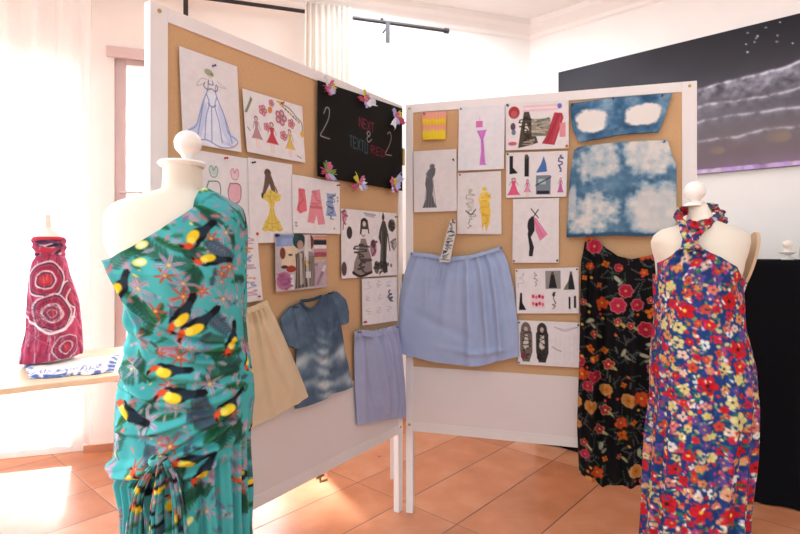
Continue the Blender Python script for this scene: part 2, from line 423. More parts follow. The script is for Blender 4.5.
# surf lines: foamy sloping bands
def foam(y0, slope, wd, seed, amp, x0=0):
    yy = y0+slope*c.X+.03*(smooth_noise(c.X, c.X*0, 3, seed)-.5)*2
    d = c.Y-yy; tex = smooth_noise(c.X, c.Y, 26, seed+3)
    a = np.exp(-(d/(.009))**2)*.5*np.clip(tex*2-.25, .15, 1)+np.where(d > 0, np.exp(-d/wd), np.exp(d/.006))*np.clip(tex*2.2-.72, 0, 1)*amp
    a *= np.clip((c.X-x0)/.12, 0, 1)
    c._blend((slice(None), slice(None)), np.clip(a, 0, .95), 'd3d4e6')
foam(.42, -.10, .075, 21, .75, .55); foam(.50, -.06, .03, 33, .5, .5); foam(.60, -.05, .025, 45, .35, .45); foam(.70, -.03, .02, 57, .3, .9)
m_ = ((c.X-1.35)/.42)**2+((c.Y-.36)/.07)**2
c._blend((slice(None), slice(None)), np.clip(1.1-m_, 0, 1)*np.clip(smooth_noise(c.X, c.Y, 22, 77)*2.1-.7, 0, 1)*.6, 'c9cbe0')
for k in range(46): c.ell(NR.uniform(1.2, 2.2), NR.uniform(.02, .20), .004, .004, 'e9eaf2', a=.85)
for (x, y, r) in ((1.37, .69, .05), (1.05, .73, .035)): [c.ell(x+q*.008, y+q*.003, r*(1.3-.15*q), r*(.8-.1*q), 'a8906a', a=.09) for q in range(5)]
for k in range(70):
    x = NR.uniform(0, pw); c.ell(x, ph_-.012, NR.uniform(.02, .06), .016, ['c59be0', '9f7fd0', 'e5d2f2'][k % 3], a=.5)
art = empty('wave_painting', tuple(WR.w((pt0+pt1)/2, pz0, .02)))
tag(art, 'wide dark seascape canvas with pale foam lines hung on the white right wall', 'painting')
b = MB(); slab(WR, pt0, pt1, pz0, pz1, .028, .002, b); b.obj('stretcher', plain('canvas_edge', '6a666c', .7), art)
wall_sheet(WR, pt0+.001, pt1-.001, pz0+.001, pz1-.001, 0, .0295, c, M['gloss'], art, 'picture')

# ------------------------------------------------------------------ display panels
def display_panel(pan, zb, lw, rw, label, cork_z=.70):
    root = empty('display_board', tuple(pan.w(pan.len/2, 0, 0))); tag(root, label, 'display board', 'cork display boards')
    Lm = pan.len; T = .018
    def piece(nm, t0, t1, z0, z1, o0, o1, mat, bev=.002):
        b = MB(); slab(pan, t0, t1, z0, z1, o0, o1, b); return b.obj(nm, mat, root, bevel=bev)
    piece('leg', 0, lw, 0, Z_TOP, .0, -.03, M['frame']); piece('leg', Lm-rw, Lm, 0, Z_TOP, .0, -.03, M['frame'])
    piece('top_rail', lw, Lm-rw, Z_TOP-.042, Z_TOP, .0, -.03, M['frame'])
    piece('bottom_rail', lw, Lm-rw, zb, zb+.045, .0, -.03, M['frame'])
    piece('lower_board', lw, Lm-rw, zb+.045, cork_z, -.001, -.022, M['panel'], 0)
    piece('cork_sheet', lw, Lm-rw, cork_z, Z_TOP-.042, -.006, -.022, M['cork'], 0)
    for t, z in ((lw/2, Z_TOP-.02), (Lm-rw/2, Z_TOP-.02), (lw/2, zb+.03), (Lm-rw/2, zb+.03)):
        b = MB(); p = pan.w(t, z, 0); b.tube([pan.w(t, z, -.001), pan.w(t, z, .0025)], .006, 12); b.obj('screw', M['brass'], root, True)
    return root
bl = display_panel(PL, .376, .055, .035, 'left white framed cork board with the black chalk poster pinned at its top corner')
br = display_panel(PR, .392, .035, .055, 'right white framed cork board with the powder blue skirt pinned on it')
# hinge line and latch details
b = MB(); q = PL.sz(322, 474); b.tube([PL.w(q[0], .385, -.01), PL.w(q[0], .345, -.01), PL.w(q[0]+.03, .345, .0)], .006, 8)
b.tube([PL.w(q[0]-.02, .365, -.01), PL.w(q[0]+.02, .365, -.01)], .005, 8); b.obj('latch', M['brass'], bl, True)
for z in (.55, 1.1, 1.7):
    b = MB(); b.tube([PR.w(-.012, z-.04, .0), PR.w(-.012, z+.04, .0)], .007, 10); b.obj('hinge', M['brass'], br, True)
b = MB(); p0 = np.array([-.042, 2.87]); b.box((p0[0]-.011, p0[1], 0), (.022, 0, 0), (0, .03, 0), (0, 0, 1.2))
b.box((p0[0]-.011, 2.50, 1.17), (.022, 0, 0), (0, .40, 0), (0, 0, .03)); b.obj('rear_support', M['frame'], bl, bevel=.002)

# ------------------------------------------------------------------ sheets of paper
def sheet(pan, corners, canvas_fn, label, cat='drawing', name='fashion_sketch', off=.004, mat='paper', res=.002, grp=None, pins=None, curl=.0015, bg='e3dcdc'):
    """corners TL,TR,BR,BL in photograph pixels on the board's plane"""
    q = [pan.sz(x, y, off) for x, y in corners]
    w = (np.linalg.norm(q[1]-q[0])+np.linalg.norm(q[2]-q[3]))/2; h = (np.linalg.norm(q[3]-q[0])+np.linalg.norm(q[2]-q[1]))/2
    c = Canvas(w, h, res, bg); canvas_fn(c)
    U = (c.X/w)[..., None]; V = (c.Y/h)[..., None]
    Q = (q[0]*(1-U)+q[1]*U)*(1-V)+(q[3]*(1-U)+q[2]*U)*V
    cu = off+curl*(1+np.cos(5*U[..., 0]+w*90)*.5)*(.5+V[..., 0]**2*2.0)
    P = pan.w(Q[..., 0], Q[..., 1], cu)
    o = grid_obj(name, P, M[mat], None, c.img)
    m = o.modifiers.new('thick', 'SOLIDIFY'); m.thickness = .0006; m.offset = 0
    tag(o, label, cat, grp)
    for (u, v, mt) in (pins or [(.5, .03, 'pin')]):
        s_ = (q[0]*(1-u)+q[1]*u)*(1-v)+(q[3]*(1-u)+q[2]*u)*v
        b = MB(); oo = off+.0035; b.tube([pan.w(s_[0], s_[1], oo-.003), pan.w(s_[0], s_[1], oo+.002), pan.w(s_[0], s_[1], oo+.008), pan.w(s_[0], s_[1], oo+.010)], [.0035, .0025, .003, .004], 10)
        pn = b.obj('push_pin', M[mt], o, True)
    return o
INK = '4a4a55'
def girl(c, u, v, h, top, skirt, hair='3a2a28', wd=.10, skin='e6c0ae', flare=1.0, legs=True, outline=None, long=False):
    """little standing figure; u centre, v top, h height (all relative); wd = half width of the skirt"""
    if outline is None: outline = INK
    c.ell(u, v+h*.08, wd*.33, h*.075, hair); c.ell(u, v+h*.09, wd*.22, h*.055, skin)
    c.poly([(u-wd*.35, v+h*.17), (u+wd*.35, v+h*.17), (u+wd*.25, v+h*.40), (u-wd*.25, v+h*.40)], top)
    e = .95 if long else .72
    c.poly([(u-wd*.25, v+h*.38), (u+wd*.25, v+h*.38), (u+wd*.6*flare, v+h*(e*.8)), (u+wd*flare, v+h*e), (u-wd*flare, v+h*e), (u-wd*.6*flare, v+h*(e*.8))], skirt)
    c.line([(u-wd*.35, v+h*.18), (u-wd*.7, v+h*.42)], .008, outline, .6); c.line([(u+wd*.35, v+h*.18), (u+wd*.7, v+h*.42)], .008, outline, .6)
    if legs and not long:
        c.line([(u-wd*.2, v+h*.72), (u-wd*.22, v+h)], .012, skin); c.line([(u+wd*.2, v+h*.72), (u+wd*.22, v+h)], .012, skin)
    for sg in (-1, 1): c.line([(u+sg*wd*.25, v+h*.4), (u+sg*wd*.6*flare, v+h*e*.8), (u+sg*wd*flare, v+h*e)], .006, outline, .5)
def scribble(c, x0, y0, x1, y1, col, n=14, wd=.01, a=.6, seed=0):
    rs = np.random.RandomState(seed); pts = []
    for i in range(n): pts.append((rs.uniform(x0, x1), y0+(y1-y0)*(i+rs.uniform(-1, 1))/n))
    c.curve(pts, wd, col, a, 3)
def flower(c, u, v, r, col, cen='e0b050', ar=1.0, n=5, wd=.012):
    for k in range(n):
        a = 2*math.pi*k/n
        c.ell(u+r*.55*math.cos(a), v+r*ar*.55*math.sin(a), r*.40, r*ar*.40, col, a=.85)
        c.ell(u+r*.55*math.cos(a), v+r*ar*.55*math.sin(a), r*.20, r*ar*.20, 'f1e4e2', a=.5)
    c.ell(u, v, r*.22, r*ar*.22, cen)
def tex(c, strength=.03, seed=1):
    n = smooth_noise(c.X, c.Y, 60, seed); c.img = c.img*(1+strength*(n[..., None]-.5)*2)

def d_bluegown(c):
    B1, B2, B3 = 'c9d0ea', '7d88b8', '5d6690'
    c.poly([(.42, .40), (.60, .40), (.66, .55), (.72, .72), (.90, .88), (.80, .97), (.5, .99), (.22, .95), (.06, .86), (.30, .70), (.38, .52)], 'e2e4f2')
    c.poly([(.36, .47), (.30, .60), (.24, .76), (.08, .86), (.28, .93), (.38, .75), (.42, .55)], B1)
    c.poly([(.64, .47), (.72, .62), (.76, .76), (.94, .86), (.78, .95), (.66, .78), (.60, .55)], B1)
    for p in ([(.46, .30), (.44, .38), (.38, .48), (.30, .64), (.22, .80), (.08, .88), (.20, .95), (.40, .93), (.62, .98), (.84, .96), (.94, .88), (.78, .80), (.72, .62), (.63, .48), (.58, .38), (.58, .30)],
              [(.42, .42), (.46, .52), (.40, .68), (.36, .92)], [(.60, .42), (.56, .54), (.62, .70), (.66, .93)], [(.50, .56), (.49, .75), (.48, .95)], [(.68, .55), (.78, .74), (.84, .92)],
              [(.36, .52), (.30, .72), (.24, .90)]): c.curve(p, .016, B2, .85)
    for p in ([(.40, .30), (.38, .34), (.44, .37), (.51, .35), (.58, .37), (.62, .33), (.60, .29)], [(.47, .26), (.46, .30), (.54, .30), (.53, .26)], [(.44, .52), (.51, .55), (.58, .52)]): c.curve(p, .014, B3, .8)
    c.curve([(.40, .31), (.26, .36), (.34, .27), (.44, .26)], .009, '9a90a0', .6); c.curve([(.60, .30), (.76, .30), (.62, .25)], .009, '9a90a0', .6)
    c.ell(.49, .20, .055, .038, 'd9c8b8'); c.ell(.47, .175, .07, .035, '8f9a78', a=.8); c.ell(.53, .19, .03, .02, '6a7a5a', a=.7)
    for k in range(5): c.line([(.66+.04*k, .89+.012*k), (.70+.04*k, .95)], .01, B2, .7)
    tex(c)
def d_girls(c):
    for (u, v, r) in ((.30, .26, .075), (.60, .30, .11), (.78, .36, .07), (.63, .60, .07), (.35, .52, .06), (.45, .10, .05)): flower(c, u, v, r, 'b8506a' if r < .1 else 'a8566e', '8c9a50', 1.35)
    c.curve([(.02, .36), (.08, .24), (.12, .10)], .014, '6a7058'); c.curve([(.55, .04), (.75, .10), (.88, .22), (.97, .30), (.98, .45)], .014, '6d7258')
    for k in range(8):
        c.ell(.60+.045*k, .07+.032*k, .022, .018, ['7d8a55', 'c28f3c', '5f7a55'][k % 3], .6); c.ell(.04+.012*k, .34-.03*k, .018, .018, '71805c', .5)
    c.ell(.42, .22, .035, .06, 'd98a50', .4); c.ell(.97, .50, .035, .05, 'e3b545'); c.ell(.60, .05, .03, .03, 'e2c23e')
    girl(c, .18, .38, .52, 'b98a8e', 'b98a8e', '5a3a34', .085); girl(c, .43, .42, .50, 'c2434c', 'c8434c', '4a2520', .105); girl(c, .74, .46, .48, 'd6b45a', 'dcba5a', '5a2a30', .085)
    c.line([(.04, .60), (.07, .64)], .01, INK); c.line([(.86, .90), (.93, .93)], .012, INK, .7); tex(c)
def d_swimsuits(c):
    for u, col in ((.36, '6fa088'), (.72, 'cf7a8a')):
        c.curve([(u-.05, .26), (u-.07, .19), (u-.03, .15), (u, .20), (u+.04, .15), (u+.07, .19), (u+.05, .26), (u, .28), (u-.05, .26)], .012, col)
        c.ell(u, .21, .06, .05, col, a=.25)
        c.poly([(u-.08, .33), (u+.08, .33), (u+.11, .42), (u+.07, .54), (u-.07, .54), (u-.11, .42)], 'dfdbda' if col[0] == '6' else 'e0aeb8')
        c.curve([(u-.08, .33), (u+.08, .33), (u+.115, .43), (u+.07, .545), (u-.07, .545), (u-.115, .43), (u-.08, .33)], .014, '4f6a60' if col[0] == '6' else '8a5a62')
        c.line([(u-.05, .54), (u-.05, .62)], .008, INK, .5); c.line([(u+.05, .54), (u+.05, .62)], .008, INK, .5)
    tex(c)
def d_yellowgown(c):
    Y1, Y2 = 'dfc154', 'b3923a'
    c.ell(.42, .15, .075, .05, '5f4a40'); c.poly([(.37, .15), (.48, .15), (.56, .26), (.60, .38), (.50, .36), (.46, .28), (.38, .38), (.32, .46), (.28, .44), (.34, .28)], '6b5548')
    c.ell(.30, .43, .03, .035, '3f302c'); c.curve([(.55, .28), (.63, .37), (.55, .42)], .035, '8a6650', .6)
    c.poly([(.36, .40), (.46, .34), (.60, .38), (.72, .40), (.70, .48), (.58, .50), (.55, .58), (.46, .58), (.42, .50), (.30, .47), (.32, .42)], Y1, .9)
    c.poly([(.46, .57), (.55, .57), (.58, .66), (.68, .74), (.76, .84), (.70, .865), (.60, .85), (.52, .87), (.42, .85), (.32, .865), (.26, .84), (.34, .74), (.43, .66)], Y1, .9)
    for p in ([(.34, .74), (.50, .77), (.68, .74)], [(.27, .84), (.36, .80), (.45, .85), (.55, .80), (.66, .85), (.75, .83)], [(.47, .58), (.43, .70), (.36, .84)], [(.54, .58), (.58, .70), (.66, .84)], [(.50, .58), (.50, .70), (.50, .86)],
              [(.32, .46), (.42, .42), (.50, .48), (.66, .42)], [(.50, .36), (.47, .45), (.50, .56)]): c.curve(p, .011, Y2, .7)
    scribble(c, .42, .36, .60, .58, Y2, 8, .01, .6, 3)
    c.ell(.08, .055, .03, .008, INK, a=.3); c.ell(.16, .89, .03, .02, 'c8362f'); tex(c)
def d_pinkset(c):
    c.poly([(.12, .22), (.24, .22), (.27, .42), (.28, .60), (.14, .66), (.08, .60), (.12, .42)], 'd9707a'); c.poly([(.40, .22), (.56, .22), (.60, .50), (.66, .82), (.50, .84), (.48, .66), (.42, .82), (.28, .80), (.34, .5)], 'dd8d96')
    c.rect(.34, .50, .60, .55, 'c05a64', .7)
    c.poly([(.70, .24), (.86, .24), (.84, .42), (.92, .66), (.68, .66), (.72, .42)], '8d9fc0'); scribble(c, .70, .22, .90, .76, '4c5a80', 22, .014, .7, 4); scribble(c, .36, .20, .58, .5, 'b65a66', 12, .012, .6, 6)
    scribble(c, .10, .22, .26, .64, 'b24a58', 14, .012, .5, 8)
    for (u, v) in ((.95, .30), (.95, .36), (.06, .82), (.86, .90), (.06, .87)): c.ell(u, v, .018, .014, INK, a=.7)
    tex(c)
def d_side(c):
    for k in range(7): scribble(c, .15, .05+.13*k, .8, .15+.13*k, ['b78aa0', 'c98a5a', '8a8ab0'][k % 3], 8, .05, .55, 30+k)
    tex(c)
def d_mood(c):
    c.img[:] = hexc('b9aeb0'); c.rect(.02, .02, .34, .22, '7f94c0'); c.rect(.0, .0, .06, .06, '3c3440'); c.rect(.10, .08, .32, .20, '92a2c8')
    c.poly([(.14, .22), (.40, .20), (.40, .60), (.30, .70), (.10, .56)], 'd9c3a8'); c.ell(.13, .34, .05, .10, '7a4038'); c.ell(.27, .37, .04, .02, '5a463c')
    c.ell(.44, .12, .12, .14, '2c4240'); c.ell(.46, .19, .06, .08, 'b09080'); c.rect(.34, .0, .42, .12, '34504c')
    c.ell(.66, .14, .07, .13, '6b4038'); c.poly([(.55, .02), (.66, .0), (.68, .4), (.54, .5)], 'd8cfc8', .9)
    for i, (y0, y1, col) in enumerate(((.03, .10, 'c87860'), (.10, .19, '2d2c36'), (.19, .26, 'd9d2ce'), (.26, .33, 'c38a90'), (.33, .42, 'a05560'), (.42, .47, 'c9a46c'))): c.rect(.73, y0, 1, y1, col)
    c.rect(.73, .06, 1, .08, 'd9a890')
    c.poly([(.36, .36), (.52, .30), (.56, .60), (.60, .96), (.34, .98), (.38, .66)], '5f564e'); c.poly([(.44, .34), (.50, .34), (.52, .90), (.44, .92)], 'b8aca0')
    for k in range(7): c.line([(.38+.03*k, .42), (.36+.035*k, .96)], .012, ['3c3632', 'a89c90'][k % 2], .8)
    c.ell(.60, .54, .035, .04, 'd8c040'); c.ell(.64, .52, .03, .03, '28222a'); c.poly([(.62, .30), (.72, .34), (.76, .96), (.62, .96)], '8c7f78', .9)
    for k in range(4): c.line([(.64+.03*k, .4), (.65+.035*k, .95)], .010, '4a4240', .8)
    c.rect(.56, .68, .66, .80, 'cfc6c2'); c.poly([(.76, .52), (1, .50), (1, .96), (.74, .98)], 'b79fa8')
    for k in range(10): c.ell(.78+.2*((k*37) % 10)/10, .56+.4*((k*53) % 10)/10, .035, .03, ['8e6f80', 'd9cdd0', '7a6a78'][k % 3], a=.7)
    c.ell(.28, .62, .09, .06, '9c3c34'); c.ell(.16, .58, .06, .03, '4a2c34'); c.ell(.15, .82, .14, .16, 'b2708e'); c.ell(.15, .82, .09, .10, '8f5476', a=.5)
    c.rect(.26, .72, .33, .98, 'd8d0d0'); scribble(c, .02, .70, .3, .98, '8a4a70', 16, .02, .5, 9); tex(c, .06)
def d_collage(c):
    g1, g2 = '3c3735', '6c6460'
    c.line([(.38, .04), (.58, .06)], .02, INK, .4); c.line([(.40, .07), (.56, .09)], .016, INK, .3)
    c.poly([(.32, .42), (.40, .42), (.50, .70), (.52, .94), (.18, .96), (.20, .78), (.28, .60)], '8d7f7a'); c.ell(.36, .36, .04, .04, 'c0a090'); scribble(c, .2, .5, .5, .96, g1, 30, .018, .65, 3); c.curve([(.18, .92), (.3, .98), (.5, .93)], .03, '3a2c2c')
    c.ell(.38, .17, .055, .06, g1); c.poly([(.32, .14), (.44, .14), (.47, .34), (.30, .36)], '2f2a2a', .85); c.ell(.38, .20, .03, .04, 'd8c0b4'); c.poly([(.34, .28), (.44, .28), (.45, .36), (.33, .36)], 'e0dcdc')
    c.ell(.73, .08, .025, .05, g1); c.line([(.73, .02), (.73, .14)], .02, g1); c.poly([(.66, .28), (.71, .14), (.77, .14), (.82, .30), (.80, .52), (.78, .86), (.66, .86), (.68, .52), (.64, .40)], '4a4742')
    c.line([(.70, .3), (.70, .86)], .01, '8a857c'); c.line([(.75, .3), (.75, .86)], .01, '26221f'); c.line([(.82, .34), (.86, .60)], .02, '4a4742')
    c.ell(.90, .20, .075, .10, g2); scribble(c, .84, .12, .96, .30, g1, 10, .03, .7, 5); c.ell(.94, .50, .06, .09, 'b0a8a8'); scribble(c, .86, .42, .99, .60, g2, 8, .02, .7, 6)
    c.ell(.13, .34, .045, .09, g1); c.ell(.05, .10, .04, .10, 'b07080', a=.7); scribble(c, 0, .03, .10, .3, 'a05060', 8, .02, .6, 7); c.ell(.04, .86, .04, .10, '5c4646')
    c.ell(.54, .56, .06, .13, 'a47f86'); scribble(c, .48, .44, .62, .70, '8a3c50', 10, .025, .6, 8); c.ell(.54, .50, .045, .06, g1, a=.7)
    c.ell(.60, .86, .05, .10, g2); c.ell(.76, .86, .05, .10, g1); scribble(c, .55, .76, .82, .97, g1, 12, .03, .5, 10)
    for k in range(6): c.ell(.58+.06*k, .80+.02*(k % 3), .02, .03, '2c2828', a=.6)
    tex(c, .04)
def d_faint(c):
    for k in range(9): scribble(c, .08+.3*(k % 3), .08+.28*(k//3), .24+.3*(k % 3), .24+.28*(k//3), 'b9b3b6', 8, .012, .7, 40+k)
    scribble(c, .70, .30, .88, .56, '5a5866', 12, .03, .8, 50); c.rect(.02, .92, .12, .95, 'b4343a'); tex(c)
def d_swatch(c):
    yb = c.Y/c.h
    bands = [(0, 'e6a48e'), (.18, 'eb9f92'), (.30, 'e9c93c'), (.42, 'e4bd30'), (.50, 'e69a80'), (.62, 'e8a18a'), (.72, 'e9cf35'), (1, 'e6c531')]
    w_ = yb+.05*np.sin(c.X*150)*.4+.05*(smooth_noise(c.X, c.Y, 80, 3)-.5)
    for k in range(3): c.img[..., k] = np.interp(w_, [x[0] for x in bands], [hexc(x[1])[k] for x in bands])
    for k in range(7): c.line([(.08+.13*k, .02), (.10+.13*k, .98)], .02, 'f4dcae', .25)
def d_greydress(c):
    c.ell(.44, .26, .06, .04, '6f6f73'); c.poly([(.37, .30), (.46, .27), (.52, .30), (.50, .40), (.44, .46), (.46, .58), (.44, .72), (.48, .84), (.54, .93), (.20, .93), (.28, .80), (.30, .66), (.27, .55), (.30, .40)], '66666b')
    for k in range(9): c.line([(.34+.012*k, .36), (.24+.035*k, .93)], .012, ['4c4c52', '85858a'][k % 2], .6)
    c.curve([(.38, .30), (.30, .38), (.34, .44)], .02, '8a8a8f'); c.ell(.93, .18, .02, .015, '8a8580'); tex(c)
def d_pinkdress(c):
    c.rect(.38, .23, .53, .33, 'd477b6'); c.line([(.46, .16), (.46, .23)], .015, 'd9c0d0'); c.poly([(.40, .38), (.62, .37), (.55, .52), (.57, .68), (.60, .90), (.63, .925), (.47, .925), (.50, .70), (.49, .52)], 'cf7fce')
    c.line([(.44, .40), (.53, .55), (.55, .9)], .02, 'b665b8', .5); c.line([(.56, .40), (.52, .56), (.56, .7)], .012, 'a55aa8', .5); c.line([(.40, .12), (.50, .11)], .01, 'c8b8d8', .5); tex(c)
def d_yellowpair(c):
    scribble(c, .20, .30, .42, .95, '9a958f', 26, .022, .65, 3); c.ell(.30, .29, .05, .03, 'bdb6a8'); c.ell(.30, .50, .09, .12, 'c8c2b8', a=.5); c.curve([(.20, .62), (.32, .68), (.42, .60)], .03, '5c5a5a', .8)
    c.ell(.62, .28, .05, .04, 'd8c050'); c.poly([(.55, .33), (.70, .33), (.78, .42), (.72, .50), (.76, .62), (.74, .80), (.66, .96), (.62, .80), (.58, .96), (.55, .70), (.52, .52), (.48, .42)], 'e8c04e')
    scribble(c, .52, .34, .76, .90, 'c99a34', 18, .018, .5, 4); scribble(c, .5, .3, .78, .5, 'f0dc90', 8, .03, .5, 9); tex(c)
def d_printA(c):
    c.rect(.28, .06, .84, .20, 'e5bfc8', .8); c.rect(.28, .12, .84, .14, 'efe6e8'); c.ell(.86, .11, .035, .055, '6a6fb8')
    c.ell(.14, .20, .09, .13, 'a93c40'); c.ell(.14, .24, .05, .08, 'c4686a', a=.7)
    c.poly([(.30, .20), (.38, .20), (.52, .86), (.42, .90), (.20, .96), (.24, .60)], '544a40'); c.poly([(.33, .40), (.38, .60), (.30, .64)], 'd9d2c4'); scribble(c, .22, .3, .48, .95, '2a2724', 26, .018, .7, 3); scribble(c, .24, .78, .46, .9, 'a59a88', 8, .02, .8, 4)
    c.rect(.42, .36, .72, .72, '8b9184'); scribble(c, .42, .36, .72, .72, '5c6a58', 12, .03, .6, 6); scribble(c, .42, .36, .70, .72, 'd9b0a0', 10, .02, .6, 12)
    c.poly([(.78, .24), (.90, .26), (.92, .36), (.78, .92), (.58, .88), (.66, .70)], 'b23e4c'); c.line([(.84, .3), (.66, .86)], .02, '8a2c3a', .6); c.line([(.88, .34), (.74, .88)], .02, 'c8606a', .6)
    c.rect(.86, .46, .95, .76, 'd98890', .9); c.ell(.12, .50, .04, .08, '5a4a60'); c.ell(.13, .62, .035, .06, '6a7a90'); c.ell(.11, .86, .07, .04, 'c86070'); c.ell(.04, .04, .02, .03, '3c8a60'); c.ell(.97, .96, .025, .03, 'c9a030'); tex(c)
def d_eightA(c):
    c.poly([(.06, .08), (.12, .08), (.12, .34), (.20, .46), (.06, .48)], '28282c'); c.rect(.31, .10, .38, .54, '2c2c30'); c.ell(.34, .10, .03, .05, '5a4a44')
    c.poly([(.62, .10), (.66, .26), (.68, .44), (.50, .46), (.58, .26)], '4c72b0'); scribble(c, .86, .08, .94, .48, '4a4f78', 14, .02, .8, 3)
    girl(c, .13, .56, .40, 'd8507a', 'df5a80', '5a3a3a', .11, long=True); girl(c, .36, .60, .40, 'e0709a', 'e890b0', '3a2a30', .06); c.rect(.50, .52, .74, .94, '7d8490'); c.rect(.54, .60, .66, .72, 'a8c0b8'); c.line([(.50, .74), (.74, .56)], .02, '3c4048'); c.rect(.52, .86, .72, .93, '2c2c34')
    girl(c, .90, .58, .34, 'd06a90', 'c85a9a', '6a3a60', .05, long=True); tex(c)
def d_blackpink(c):
    c.line([(.40, .16), (.56, .30)], .02, '28262a'); c.line([(.56, .17), (.44, .30)], .02, '28262a'); c.ell(.40, .42, .075, .12, '2c2a2e'); c.poly([(.40, .28), (.47, .28), (.48, .5), (.40, .60), (.47, .76), (.44, .90), (.36, .90), (.37, .75), (.33, .55)], '2c2a2e')
    c.poly([(.46, .29), (.52, .31), (.76, .56), (.60, .66), (.50, .50)], 'd97fa0'); c.line([(.48, .34), (.66, .6)], .012, 'b85a80', .6); c.line([(.50, .33), (.72, .57)], .01, 'eab0c4', .7); c.ell(.04, .97, .02, .012, 'b03040'); c.ell(.96, .97, .02, .012, INK); tex(c)
def d_eightB(c):
    c.rect(.48, .06, .72, .46, '8e8a86'); c.poly([(.57, .14), (.62, .14), (.66, .44), (.53, .44)], '2a2628'); c.ell(.595, .12, .02, .04, '5a4038')
    c.poly([(.86, .14), (.90, .14), (.94, .48), (.78, .48), (.84, .3)], '2c2c30'); c.ell(.88, .12, .02, .04, '7a5848'); c.poly([(.80, .38), (.84, .3), (.84, .48), (.76, .48)], '6a705a')
    c.poly([(.07, .54), (.10, .54), (.10, .76), (.16, .92), (.04, .92)], '222226'); scribble(c, .04, .08, .14, .42, 'bdb4b8', 10, .012, .7, 4); scribble(c, .30, .06, .36, .44, '9a96a0', 12, .014, .8, 5)
    c.rect(.24, .56, .46, .88, 'e8c0c8', .7); 
    for k in range(8): c.ell(.28+.05*(k % 4), .62+.16*(k//4)+.02*(k % 2), .022, .04, ['c83a54', 'e06a7a', '8a2a40'][k % 3])
    scribble(c, .58, .54, .64, .90, '6a6468', 14, .014, .8, 6); c.ell(.61, .58, .02, .05, '3a3034'); c.rect(.84, .64, .87, .90, '26262a'); c.rect(.92, .62, .955, .88, '26262a'); tex(c)
def d_pair(c):
    for u, dark in ((.14, '6f625c'), (.40, '3c3836')):
        c.ell(u, .20, .08, .16, dark); c.poly([(u-.10, .30), (u-.04, .12), (u+.05, .10), (u+.10, .30), (u+.10, .70), (u+.05, .93), (u-.06, .93), (u-.10, .7)], dark)
        c.ell(u, .20, .03, .06, 'bda79a'); c.poly([(u-.03, .32), (u+.03, .32), (u+.045, .60), (u, .68), (u-.05, .58)], 'cfc4bc'); scribble(c, u-.09, .2, u+.09, .9, '25211f', 22, .016, .5, int(u*50)); c.ell(u-.05, .80, .04, .08, '7a3a44' if u < .3 else '2a2626')
    c.curve([(.60, .12), (.75, .20), (.90, .14), (.96, .10)], .012, '9a9aa8', .8); c.curve([(.62, .14), (.78, .16), (.93, .10)], .008, 'aaaab8', .8); c.curve([(.56, .56), (.62, .62), (.70, .66)], .014, '8a8a94', .7)
    for k in range(5): c.line([(.62+.07*k, .3), (.60+.075*k, .85)], .006, 'cbc8d0', .6)
    tex(c)

LP = 'sketches on the left board'; RP = 'sheets on the right board'
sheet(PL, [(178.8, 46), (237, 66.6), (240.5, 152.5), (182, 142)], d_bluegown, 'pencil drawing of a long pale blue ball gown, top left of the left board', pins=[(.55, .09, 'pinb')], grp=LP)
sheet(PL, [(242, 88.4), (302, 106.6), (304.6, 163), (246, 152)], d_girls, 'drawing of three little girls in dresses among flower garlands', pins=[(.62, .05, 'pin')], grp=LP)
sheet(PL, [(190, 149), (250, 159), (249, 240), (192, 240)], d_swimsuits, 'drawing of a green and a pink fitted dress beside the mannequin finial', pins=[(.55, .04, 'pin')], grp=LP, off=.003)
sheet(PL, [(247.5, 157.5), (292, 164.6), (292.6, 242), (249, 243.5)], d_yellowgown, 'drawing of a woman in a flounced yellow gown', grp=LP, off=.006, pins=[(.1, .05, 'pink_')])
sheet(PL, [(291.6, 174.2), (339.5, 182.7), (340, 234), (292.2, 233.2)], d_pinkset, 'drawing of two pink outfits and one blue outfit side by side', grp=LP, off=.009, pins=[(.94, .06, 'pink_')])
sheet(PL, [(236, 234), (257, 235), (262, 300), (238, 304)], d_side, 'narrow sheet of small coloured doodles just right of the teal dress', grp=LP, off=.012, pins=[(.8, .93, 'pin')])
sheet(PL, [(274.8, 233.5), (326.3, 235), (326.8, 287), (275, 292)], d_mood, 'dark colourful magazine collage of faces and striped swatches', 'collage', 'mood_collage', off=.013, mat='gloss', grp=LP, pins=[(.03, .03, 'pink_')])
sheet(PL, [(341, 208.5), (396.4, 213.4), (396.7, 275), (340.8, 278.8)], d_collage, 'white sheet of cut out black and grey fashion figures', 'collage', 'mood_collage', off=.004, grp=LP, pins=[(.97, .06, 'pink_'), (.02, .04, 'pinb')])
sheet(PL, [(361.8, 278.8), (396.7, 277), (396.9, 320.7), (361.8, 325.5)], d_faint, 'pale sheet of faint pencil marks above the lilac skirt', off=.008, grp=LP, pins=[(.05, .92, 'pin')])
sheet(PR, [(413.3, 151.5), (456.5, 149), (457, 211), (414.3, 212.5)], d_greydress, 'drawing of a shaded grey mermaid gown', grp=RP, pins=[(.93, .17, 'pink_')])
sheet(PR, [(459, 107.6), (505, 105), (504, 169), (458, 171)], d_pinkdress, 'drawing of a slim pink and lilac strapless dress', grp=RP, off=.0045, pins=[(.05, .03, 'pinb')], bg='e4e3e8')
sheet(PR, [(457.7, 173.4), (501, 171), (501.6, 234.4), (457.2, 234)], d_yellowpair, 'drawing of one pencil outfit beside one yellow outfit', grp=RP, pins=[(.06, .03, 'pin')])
sheet(PR, [(505.4, 103.8), (568.7, 100), (568.7, 148.3), (506, 150.8)], d_printA, 'printed sheet with a patterned dress and a crimson dress', 'print', 'fashion_print', grp=RP, off=.006, pins=[(.03, .04, 'pinb'), (.97, .95, 'pin')])
